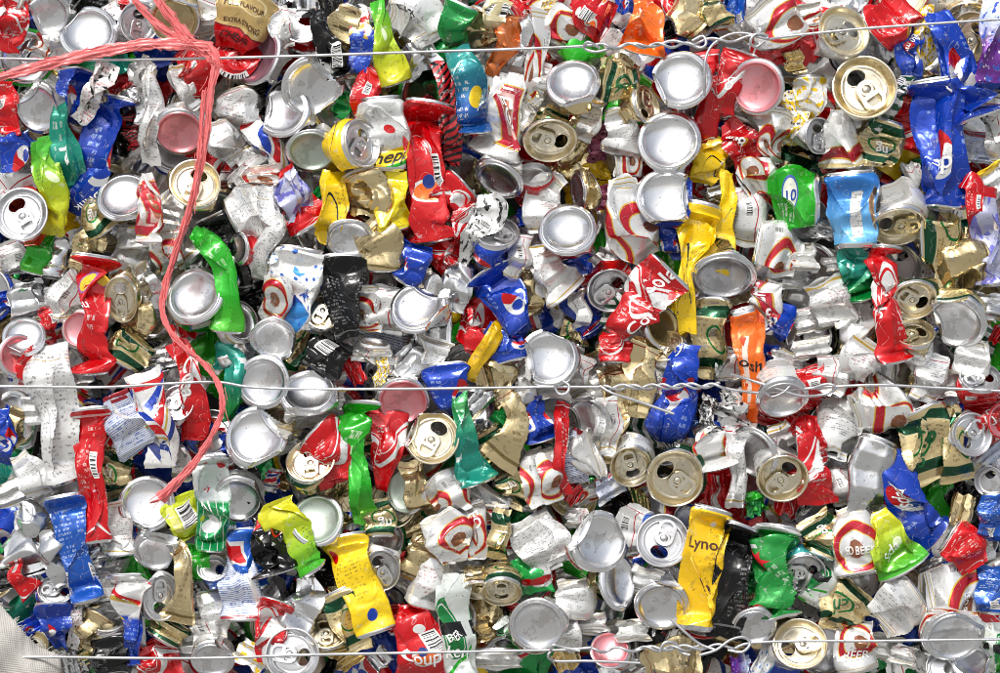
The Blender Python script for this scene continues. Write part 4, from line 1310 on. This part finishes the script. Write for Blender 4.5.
WORDS = {'fineprint': 'white can covered in text', 'white2': 'white can with bar code', 'white3': 'white can with fine rules', 'white': 'white can with small print', 'leo': 'white can with red crest', 'leoblk': 'black crest can', 'leopink': 'pink red can', 'chang': 'gold can with green band',
 'gold': 'champagne gold can', 'cream': 'cream can', 'copper': 'copper can', 'coke': 'red can with white ribbon', 'red': 'red can', 'redlabel': 'red can with white panel', 'redlion': 'red badge can',
 'pepsi': 'royal blue can', 'blue': 'blue can with white text', 'bluelines': 'white can with blue rows', 'bluew': 'blue and white can', 'bluered': 'blue can with red label', 'blueyel': 'teal and yellow can',
 'tri': 'white can striped blue and red', 'sky': 'sky blue can', 'green': 'green can', 'emerald': 'emerald green can', 'teal': 'teal can', 'lgreen': 'bright green can', 'lgreenp': 'bright green can', 'lime': 'lime can',
 'limebar': 'lime can with bar code', 'limeyel': 'yellow lime can', 'stripeg': 'green striped can', 'sprite': 'silver green can', 'yellow': 'yellow can', 'yellow2': 'golden yellow can', 'yellowtext': 'yellow text can',
 'yelwhite': 'yellow and white can', 'ydrop': 'white can with yellow splash', 'hepp': 'silver yellow can', 'orange': 'orange can', 'black': 'black can', 'blackred': 'black and red can', 'blackbar': 'black bar code can',
 'redblk': 'red and black can', 'redtext': 'red dotted white can', 'silver': 'bare silver can', 'foil': 'torn foil can', 'wdots': 'white can with blue dots', 'bubble': 'white bubble print can', 'purple': 'purple speckled can',
 'lav': 'lavender can', 'pink': 'pink foil can', 'archa': 'white can with red band', 'archav': 'red banded can', 'gred': 'gold red can', 'red10': 'red can', 'heine': 'green and white can', 'star': 'green star can', 'greenred': 'green red can'}
ENDW = {'b': 'silver base', 'p': 'pinkish base', 'u': 'plum base', 'q': 'pale green base', 'c': 'gold base', 'l': 'silver lid', 'g': 'gold lid'}
LAND = [s for i, s in enumerate(CANS) if s['look'] and i in SINGLE]
used_labels = set()
def label_of(s):
    if s['look']:
        lab = s['look']
        if lab not in used_labels:
            used_labels.add(lab); return lab
    w = WORDS[s['style']]
    if s['kind'] == 'E':
        look = 'small ' + ENDW[s['ends'][0]] + ' of a ' + w.split(' with')[0] if s['r'] < 80 else ENDW[s['ends'][0]] + ' of a ' + w.split(' with')[0]
    else:
        wid = max(p[2] for p in s['pts'])
        look = ('thin crushed ' if wid < 75 else 'crumpled ' if wid < 125 else 'wide dented ') + w
    near = sorted(LAND, key=lambda t: math.dist(t['c'], s['c']))
    for t in near:
        if t is s: continue
        dx, dy = t['c'][0] - s['c'][0], t['c'][1] - s['c'][1]
        rel = ('left of' if dx > 0 else 'right of') if abs(dx) > abs(dy) else ('above' if dy > 0 else 'below')
        words = t['look'].split()
        lab = f"{look} {rel} the {' '.join(words)}"
        if len(lab.split()) > 16:
            continue
        if lab not in used_labels:
            used_labels.add(lab); return lab
    return look

GROUP = "crushed drink cans pressed into the bale"
fill_bits = []      # (V, quads, tris, material name) merged into one mass

def build_single(s):
    c = Can(s)
    base = Vector(to_world(c.sp[len(c.sp) // 2]).tolist())
    root = bpy.data.objects.new("crushed_can", None)
    root.empty_display_size = .01
    COL.objects.link(root)
    root.location = base
    root['label'] = label_of(s); root['category'] = 'can'; root['group'] = GROUP
    bb = np.array(base)
    big = s['area'] > 1400
    V, q, uv = c.body(64 if big else 52, 44 if big else 34)
    body = add_obj("body", make_mesh("body", V - bb, q, uv), MAT[s['style']], root)
    if c.bare.any():
        body.data.materials.append(MAT['b'])
        body.data.polygons.foreach_set("material_index", c.bare)
    o = s['opt']
    for t in o.get('tx', []):
        st, v0, size, ink, rot = t.split(':')
        r = c.decal(text_shape(st), float(v0), float(size) * 1.1, float(rot))
        if r:
            add_obj("lettering", make_mesh("lettering", r[0] - bb, [], None, r[1]), INKS[ink], body)
    if 'st' in o:
        r = c.decal(star_shape(), .33, 19, 200)
        V2 = r[0]
        add_obj("star", make_mesh("star", V2 - bb, [], None, r[1]), INKS['r'], body)
    for k, e in enumerate(c.ends):
        if e == 'n': continue
        last = k == 1
        V, q = c.cap(e, last, 48)
        nm = "base" if e in 'bpuqc' else "lid"
        m = MAT[e]
        cap = add_obj(nm, make_mesh(nm, V - bb, q), m, root)
        if e in 'lg':
            V = c.lidpiece(TAB_V * np.array([1.18, 1.3, 1.5]) + np.array([0, 0, -.1]), last)
            add_obj("pull_tab", make_mesh("pull_tab", V - bb, [], None, TAB_F if last else TAB_F[:, ::-1]), MAT['t' + e], cap)
            V = c.lidpiece(MOUTH_V, last)
            add_obj("mouth_rim", make_mesh("mouth_rim", V - bb, MOUTH_F), m, cap)

def build_fill(s, nu=36, nv=22):
    c = Can(s)
    V, q, uv = c.body(nu, nv)
    fill_bits.append((V, q, uv, s['style']))
    for k, e in enumerate(c.ends):
        if e == 'n': continue
        V, q = c.cap(e, k == 1, 30)
        fill_bits.append((V, q, np.zeros((len(q) * 4, 2)), e))

for i, s in enumerate(CANS):
    if i in SINGLE:
        build_single(s)
    else:
        build_fill(s)

# cans deeper in the bale, glimpsed through the gaps
rgf = np.random.default_rng(5)
pool = ['white'] * 3 + ['white2'] * 3 + ['white3'] * 3 + ['leo'] * 2 + ['silver'] * 4 + ['chang'] * 3 + ['gold'] * 3 + ['red'] * 4 + ['coke'] * 4 + ['pepsi'] * 5 + ['emerald', 'emerald', 'lgreenp', 'tri', 'redtext', 'stripeg', 'green', 'lgreenp', 'yellow', 'black', 'black', 'blackred', 'foil', 'bluelines']
n_extra = 0
for gy in range(-20, 710, 40):
    for gx in range(-20, 1030, 40):
        x = gx + rgf.uniform(-14, 14); y = gy + rgf.uniform(-14, 14)
        st = pool[int(rgf.integers(len(pool)))]
        n_extra += 1
        if rgf.random() < .3:
            e = 'bbbblg'[int(rgf.integers(6))]
            s = dict(kind='E', style=st, ends=e + 'n', opt={}, x=x, y=y, r=rgf.uniform(88, 106), dir=rgf.uniform(0, 360), tilt=rgf.uniform(10, 50), layer=rgf.uniform(-2.2, 1.2), seed=9000 + n_extra, area=0, look=None)
        else:
            a = rgf.uniform(0, 6.28); l = rgf.uniform(26, 44); w = rgf.uniform(150, 230)
            s = dict(kind='S', style=st, ends='n' + 'nbl'[int(rgf.integers(3))], opt={}, layer=rgf.uniform(-2.2, 1.2), seed=9000 + n_extra, area=0, look=None,
                     pts=[(x - l * math.cos(a), y - l * math.sin(a), w * rgf.uniform(.5, 1)), (x, y, w * rgf.uniform(.7, 1)), (x + l * math.cos(a + .3), y + l * math.sin(a + .3), w)])
        build_fill(s, 36, 22)

def merge_fill():
    mats = sorted({b[3] for b in fill_bits})
    Vs, Qs, UVs, MI = [], [], [], []
    off = 0
    for V, q, uv, m in fill_bits:
        Vs.append(V); Qs.append(q + off); UVs.append(uv); MI.append(np.full(len(q), mats.index(m))); off += len(V)
    me = make_mesh("can_mass", np.concatenate(Vs), np.concatenate(Qs), np.concatenate(UVs))
    for m in mats: me.materials.append(MAT[m])
    me.polygons.foreach_set("material_index", np.concatenate(MI).astype(np.int32))
    ob = bpy.data.objects.new("can_mass", me); COL.objects.link(ob)
    ob['kind'] = 'stuff'; ob['label'] = 'mass of small crushed can scraps filling gaps between the front cans'; ob['category'] = 'cans'
merge_fill()

# backing box behind everything, coloured near black to stand for shade in deep gaps
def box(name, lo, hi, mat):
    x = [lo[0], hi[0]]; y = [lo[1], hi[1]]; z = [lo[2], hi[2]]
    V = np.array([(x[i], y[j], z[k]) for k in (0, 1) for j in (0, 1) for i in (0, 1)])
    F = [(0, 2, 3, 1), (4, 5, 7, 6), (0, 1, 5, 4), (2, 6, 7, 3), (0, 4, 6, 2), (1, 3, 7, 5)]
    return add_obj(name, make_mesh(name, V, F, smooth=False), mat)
core = box("bale_shade_backing", (-.56, .09, -.40), (.56, .42, .40), flat('shade dark core', (.05, .05, .05, 1), .7))
core['kind'] = 'structure'; core['label'] = 'dark backing standing in for the shaded inside of the bale'

# the yard floor the bale stands on, below the frame
ground_mat = flat('worn concrete', srgb('#8a8a88'), .85, 0.0)
V = np.array([(-60, -60, -.44), (60, -60, -.44), (60, 60, -.44), (-60, 60, -.44)], dtype=float)
gr = add_obj("ground", make_mesh("ground", V, [(0, 1, 2, 3)], smooth=False), ground_mat)
gr['kind'] = 'structure'; gr['label'] = 'worn concrete floor under the bale'

# ---------------------------------------------------------------- baling wires
def tube_mesh(name, paths, r, n=8):
    Vs, Qs, off = [], [], 0
    for pts in paths:
        P3 = np.array(pts, dtype=float)
        ext = np.vstack([2 * P3[0] - P3[1], P3, 2 * P3[-1] - P3[-2]])
        S = []
        for k in range(len(P3) - 1):
            a, b, c, d = ext[k:k + 4]
            m = max(3, int(np.linalg.norm(c - b) / .0035))
            m = min(m, 30)
            for t in np.linspace(0, 1, m, endpoint=(k == len(P3) - 2)):
                S.append(.5 * (2 * b + (c - a) * t + (2 * a - 5 * b + 4 * c - d) * t * t + (3 * b - a - 3 * c + d) * t ** 3))
        S = np.array(S)
        T = np.gradient(S, axis=0); T /= np.linalg.norm(T, axis=1)[:, None] + 1e-12
        ref = np.array([.0, .0, 1.]); U = np.cross(T, ref); bad = np.linalg.norm(U, axis=1) < .2
        U[bad] = np.cross(T[bad], np.array([0, 1., 0])); U /= np.linalg.norm(U, axis=1)[:, None]
        Vv = np.cross(T, U)
        a = np.linspace(0, 2 * np.pi, n, endpoint=False)
        G = S[:, None] + r * (np.cos(a)[None, :, None] * U[:, None] + np.sin(a)[None, :, None] * Vv[:, None])
        Vs.append(to_world(G.reshape(-1, 3))); Qs.append(grid_quads(len(S) - 1, n) + off); off += len(S) * n
    return make_mesh(name, np.concatenate(Vs), np.concatenate(Qs), sharp=None)

WD = .0705
def wp(*a, d=WD):
    """flat list x y x y ... -> points just in front of the cans"""
    rgw = np.random.default_rng(len(a) * 13 + int(a[0]))
    out = []
    for i in range(0, len(a), 2):
        out.append(view(a[i], a[i + 1], d + rgw.uniform(-.004, .003)))
    return out
def helix(x0, y0, x1, y1, turns, rr, ph=0.0, n=14):
    p0, p1 = view(x0, y0, WD), view(x1, y1, WD)
    t = (p1 - p0) / np.linalg.norm(p1 - p0); up = np.array([0, 1., 0]); up -= t * (up @ t); up /= np.linalg.norm(up); fr = np.cross(t, up)
    out = []
    m = int(turns * n)
    for k in range(m + 1):
        f = k / m; a = ph + f * turns * 2 * math.pi
        out.append(p0 + (p1 - p0) * f + rr * (math.cos(a) * up + math.sin(a) * fr))
    return out
def wire(name_label, main, extra):
    root = bpy.data.objects.new("baling_wire", None); COL.objects.link(root)
    c = to_world(np.array(main[0][0])); root.location = Vector(c.tolist())
    root['label'] = name_label; root['category'] = 'wire'; root['group'] = 'galvanised wires tied round the bale'
    for nm, paths in (("strand", main), ("knot", extra)):
        if not paths: continue
        for p in paths:
            me = tube_mesh(nm, [p], .00125)
            o = add_obj(nm, me, MAT['wire'], root)
            o.data.transform(__import__('mathutils').Matrix.Translation(-root.location))
WR = .0020
wire('thin steel wire crossing the cans near the top edge',
     [wp(-20, 58, 60, 60, 120, 60, 200, 58.5, 300, 56, 420, 52, 520, 49, 585, 46) + helix(600, 46, 700, 45, 3.5, WR),
      helix(612, 47, 770, 37, 4.0, WR, math.pi) + wp(790, 36, 860, 29, 930, 24, 1020, 18)],
     [wp(600, 48, 588, 42, 584, 48, 596, 52, 612, 48, d=WD + .002),
      wp(692, 41, 703, 36, 706, 44, 700, 48, 690, 44, d=WD + .002),
      wp(768, 38, 740, 33, 722, 38, 710, 48, 705, 62, 705, 80, 704, 96, d=WD + .002),
      wp(765, 41, 756, 47, 750, 42, 756, 34, 768, 36, d=WD + .003)])
wire('steel wire across the middle with twisted knot and long tail',
     [wp(-20, 386, 60, 387, 110, 387, 160, 384, 215, 382, 250, 387, 300, 389, 400, 389, 480, 388, 560, 387, 600, 387) + helix(604, 388, 720, 385, 4.0, WR),
      helix(608, 387, 726, 386, 4.0, WR, math.pi) + wp(740, 391, 765, 393, 790, 390, 830, 387, 880, 385, 940, 388, 1020, 392)],
     [wp(600, 386, 612, 393, 640, 402, 674, 414, d=WD + .002),
      wp(730, 374, 750, 380, 775, 388, 802, 396, 826, 394, 836, 388, 828, 384, 812, 388, d=WD + .002),
      wp(765, 392, 772, 397, 784, 392, 792, 384, 800, 381, d=WD + .003),
      wp(562, 381, 555, 386, 559, 394, 567, 393, 569, 385, 562, 381, d=WD + .002)])
wire('lowest steel wire along the bottom edge of the bale',
     [wp(-20, 657, 60, 657, 130, 658, 210, 658, 300, 655, 400, 653, 500, 651, 560, 650) + helix(590, 650, 700, 648, 4.0, WR),
      helix(600, 650, 735, 646, 4.0, WR, math.pi) + wp(750, 643, 800, 641, 870, 641, 940, 640, 1020, 639)],
     [wp(552, 650, 548, 656, 556, 661, 590, 661, 640, 663, d=WD + .002),
      wp(550, 652, 553, 645, 562, 647, 580, 651, d=WD + .003),
      wp(671, 619, 685, 632, 700, 644, 716, 650, d=WD + .002),
      wp(660, 652, 664, 643, 676, 643, 680, 652, 690, 655, d=WD + .002),
      wp(728, 650, 742, 652, 750, 644, 744, 637, 730, 640, 716, 650, 700, 655, d=WD + .003)])

# ---------------------------------------------------------------- pink plastic twine
def ribbon_material():
    m, nb, bs = base_mat('salmon plastic twine')
    tc = nb.new("ShaderNodeTexCoord")
    st = nb.noise(nb.comb(nb.m('MULTIPLY', nb_u(nb, tc), 26.0), nb.m('MULTIPLY', nb_v(nb, tc), 5.0)), 1.0, 4.0, .7)
    c = nb.mix(st, srgb('#d8404a'), srgb('#f7a09c'))
    nb.l.new(c, bs.inputs["Base Color"])
    bs.inputs["Roughness"].default_value = .2
    bs.inputs["Transmission Weight"].default_value = 0.0
    bs.inputs["Subsurface Weight"].default_value = .35
    bs.inputs["Subsurface Radius"].default_value = (.002, .001, .001)
    b = nb.new("ShaderNodeBump"); b.inputs["Strength"].default_value = .25; b.inputs["Distance"].default_value = .0006
    nb.l.new(st, b.inputs["Height"]); nb.l.new(b.outputs[0], bs.inputs["Normal"])
    return m
def nb_u(nb, tc):
    s = nb.new("ShaderNodeSeparateXYZ"); nb.l.new(tc.outputs["UV"], s.inputs[0]); return s.outputs[0]
def nb_v(nb, tc):
    s = nb.new("ShaderNodeSeparateXYZ"); nb.l.new(tc.outputs["UV"], s.inputs[0]); return s.outputs[1]
MAT['ribbon'] = ribbon_material()

def ribbon_strand(pts, seed):
    """pts: x y width depth(mm); a pleated strip with thickness"""
    rg = np.random.default_rng(seed)
    P3 = np.array([view(x, y, d / 1000) for x, y, w, d in pts]); W = np.array([w * PXM * (.72 if len(pts) > 10 else .84) for *_, w, d in pts])
    ext = np.vstack([2 * P3[0] - P3[1], P3, 2 * P3[-1] - P3[-2]])
    S, Wd = [], []
    for k in range(len(P3) - 1):
        for t in np.linspace(0, 1, 14, endpoint=(k == len(P3) - 2)):
            a, b, c, d = ext[k:k + 4]
            S.append(.5 * (2 * b + (c - a) * t + (2 * a - 5 * b + 4 * c - d) * t * t + (3 * b - a - 3 * c + d) * t ** 3)); Wd.append(W[k] * (1 - t) + W[k + 1] * t)
    S = np.array(S); Wd = np.array(Wd)
    T = np.gradient(S, axis=0); T /= np.linalg.norm(T, axis=1)[:, None]
    A = np.cross(T, np.array([0, 0, 1.])); A /= np.linalg.norm(A, axis=1)[:, None]
    B = np.cross(A, T)
    n = 13
    u = np.linspace(-.5, .5, n)
    rows = []
    ns = len(S)
    ph = np.cumsum(rg.normal(0, .02, (ns, n)), axis=0)
    zig = tri_wave(u * 3.2 + .2)[None, :] * .0007 + (.25 - u ** 2)[None, :] * .006 * np.clip(Wd / .012, .3, 1.2)[:, None]
    wob = 1 + .12 * np.sin(np.arange(ns) * .55 + rg.uniform(0, 6)) + .08 * np.sin(np.arange(ns) * 1.7)
    off = zig + .0008 * np.sin(ph * 6 + np.arange(ns)[:, None] * .35 + u[None] * 9)
    front = S[:, None] + A[:, None] * (u[None, :, None] * (Wd * wob)[:, None, None]) + B[:, None] * off[..., None]
    back = front - B[:, None] * .0006
    G = np.concatenate([front, back[:, ::-1]], axis=1)
    V = to_world(G.reshape(-1, 3))
    q = grid_quads(ns - 1, 2 * n)
    i, j = np.meshgrid(np.arange(ns - 1), np.arange(2 * n), indexing='ij')
    uu = np.r_[u + .5, (u + .5)[::-1], 0]
    arc = np.arange(ns) / 14.0
    def f(ii, jj): return np.stack([uu[jj], arc[ii]], -1)
    uv = np.stack([f(i, j), f(i, j + 1), f(i + 1, j + 1), f(i + 1, j)], 2).reshape(-1, 2)
    return V, q, uv
rb = bpy.data.objects.new("plastic_twine", None); COL.objects.link(rb)
rb.location = Vector(to_world(view(212, 55, .07)).tolist())
rb['label'] = 'salmon pink plastic twine knotted and trailing down the left side'; rb['category'] = 'twine'
STR = [
 [(-12, 80, 10, 76), (30, 69, 13, 76), (60, 61, 14, 77), (100, 52, 14, 78), (140, 45, 13, 79), (175, 44, 14, 80), (213, 47, 11, 80)],
 [(128, -8, 6, 74), (150, 18, 9, 75), (175, 37, 10, 76), (200, 50, 9, 78), (214, 60, 9, 79)],
 [(152, -8, 8, 75), (168, 14, 11, 76), (186, 36, 12, 77), (205, 52, 9, 79)],
 [(209, 44, 10, 81), (216, 62, 12, 81), (210, 95, 10, 80), (207, 130, 9, 79), (200, 170, 9, 78), (190, 208, 10, 78), (178, 245, 9, 77), (167, 280, 9, 77), (162, 305, 8, 77), (168, 328, 8, 76), (184, 347, 7, 76), (205, 365, 7, 77), (219, 386, 8, 78), (222, 410, 8, 78), (211, 437, 8, 78), (195, 462, 10, 77), (175, 484, 13, 77), (160, 499, 17, 76)],
 [(204, 90, 5, 82), (200, 140, 5, 81), (196, 180, 6, 80), (184, 225, 5, 80), (170, 270, 5, 79), (165, 300, 4, 79)],
 [(178, 480, 5, 79), (164, 497, 4, 79), (150, 503, 2, 78)],
]
for k, pts in enumerate(STR):
    V, q, uv = ribbon_strand(pts, 40 + k)
    add_obj("strand", make_mesh("strand", V - np.array(rb.location), q, uv, sharp=None), MAT['ribbon'], rb)

rgr = np.random.default_rng(77)
fib = []
for pts in STR[:4]:
    for k in range(26 if len(pts) < 10 else 60):
        i = int(rgr.integers(len(pts) - 1)); f = rgr.uniform(0, 1)
        x = pts[i][0] * (1 - f) + pts[i + 1][0] * f; y = pts[i][1] * (1 - f) + pts[i + 1][1] * f; w = pts[i][2]; dd = pts[i][3] + 4
        dx, dy = pts[i + 1][0] - pts[i][0], pts[i + 1][1] - pts[i][1]; l = math.hypot(dx, dy); dx /= l; dy /= l
        o = rgr.normal(0, .3) * w; n_ = rgr.uniform(8, 22); s_ = rgr.normal(0, .18)
        x -= dy * o; y += dx * o
        fib.append([view(x, y, dd / 1000), view(x + dx * n_ * .5 - dy * s_ * n_ * .3, y + dy * n_ * .5 + dx * s_ * n_ * .3, (dd + 2) / 1000), view(x + dx * n_ - dy * s_ * n_, y + dy * n_ + dx * s_ * n_, (dd + 1) / 1000)])
fo = add_obj("frayed_fibres", tube_mesh("frayed_fibres", fib, .0003, 4), MAT['ribbon'], rb)
fo.data.transform(__import__('mathutils').Matrix.Translation(-rb.location))
fo['kind'] = 'stuff'

# ---------------------------------------------------------------- woven sack corner
def sack_material():
    m, nb, bs = base_mat('woven plastic sacking')
    tc = nb.new("ShaderNodeTexCoord")
    u, v = nb_u(nb, tc), nb_v(nb, tc)
    wu = nb.m('SINE', nb.m('MULTIPLY', u, 6.2832 * 26)); wv = nb.m('SINE', nb.m('MULTIPLY', v, 6.2832 * 34))
    h = nb.m('MULTIPLY', wu, wv)
    n = nb.noise(tc.outputs["Object"], 70, 4, .6)
    c = nb.mix(n, srgb('#9c9994'), srgb('#c2bfb9'))
    c = nb.mix(nb.m('MULTIPLY', nb.m('GREATER_THAN', wv, .2), .35), c, srgb('#a8a29a'))
    nb.l.new(c, bs.inputs["Base Color"]); bs.inputs["Roughness"].default_value = .6
    b = nb.new("ShaderNodeBump"); b.inputs["Strength"].default_value = .5; b.inputs["Distance"].default_value = .0005
    nb.l.new(h, b.inputs["Height"]); nb.l.new(b.outputs[0], bs.inputs["Normal"])
    return m
MAT['sack'] = sack_material()
sk = bpy.data.objects.new("woven_sack", None); COL.objects.link(sk)
sk.location = Vector(to_world(view(0, 660, .06)).tolist())
sk['label'] = 'frayed off white woven sack corner at the bottom left'; sk['category'] = 'sack'
edge_x = np.array([-60, 0, 7, 17, 26, 37, 47, 55, 61, 65]); edge_y = np.array([566, 604, 612, 624, 635, 645, 650, 653, 657, 700])
def sack_sheet(ex, ey, d0, seed, lo=720):
    rg = np.random.default_rng(seed)
    nu_, nv_ = 60, 34
    xs = np.linspace(ex[0], ex[-1], nu_ + 1); tp = np.interp(xs, ex, ey) + rg.normal(0, .5, nu_ + 1)
    G = np.zeros((nv_ + 1, nu_ + 1, 3)); UV = np.zeros((nv_ + 1, nu_ + 1, 2))
    for i in range(nv_ + 1):
        f = i / nv_
        y = tp + (lo - tp) * f
        dep = d0 + .012 * np.sin(np.pi * np.clip(f * 1.2, 0, 1)) + .002 * np.sin(xs * .09 + y * .1) + .0006 * np.sin(xs * .3 - y * .2 + 2) - .012 * np.clip((xs - 30) / 40, 0, 1)
        for j in range(nu_ + 1):
            G[i, j] = view(xs[j], y[j], dep[j])
            UV[i, j] = (xs[j] / 130 + y[j] / 130, y[j] / 130 - xs[j] / 130)
    front = G.reshape(-1, 3); back = front - np.array([0, 0, .0012])
    n = nu_ + 1
    i, j = np.meshgrid(np.arange(nv_), np.arange(nu_), indexing='ij')
    ids = np.stack([i * n + j, (i + 1) * n + j, (i + 1) * n + j + 1, i * n + j + 1], -1).reshape(-1, 4)
    m = len(front)
    rim = np.array([(j_, j_ + 1, j_ + 1 + m, j_ + m) for j_ in range(nu_)] + [(r * n + nu_, (r + 1) * n + nu_, (r + 1) * n + nu_ + m, r * n + nu_ + m) for r in range(nv_)])
    q = np.concatenate([ids, ids[:, ::-1] + m, rim])
    uvf = np.concatenate([UV.reshape(-1, 2)] * 2)
    return to_world(np.concatenate([front, back])), q, uvf[q.ravel()], G[0]
V, q, uv, top_edge = sack_sheet(edge_x, edge_y, .062, 3)
add_obj("sheet", make_mesh("sheet", V - np.array(sk.location), q, uv, sharp=None), MAT['sack'], sk)
rgs = np.random.default_rng(8)
threads = []
for k in range(34):
    f = rgs.uniform(18, 59); j = int(f); p = top_edge[j] + (top_edge[j + 1] - top_edge[j]) * (f - j)
    a = rgs.normal(.9, .45); l = rgs.uniform(.0015, .005)
    d = np.array([math.cos(a), math.sin(a), rgs.uniform(-.2, .3)])
    threads.append([p - d * .002, p + d * l * .5, p + d * l + np.array([rgs.uniform(-.002, .002), rgs.uniform(-.001, .001), 0])])
fr = add_obj("fringe", tube_mesh("fringe", threads, .00035, 4), MAT['sack'], sk)
fr.data.transform(__import__('mathutils').Matrix.Translation(-sk.location))
fr['kind'] = 'stuff'
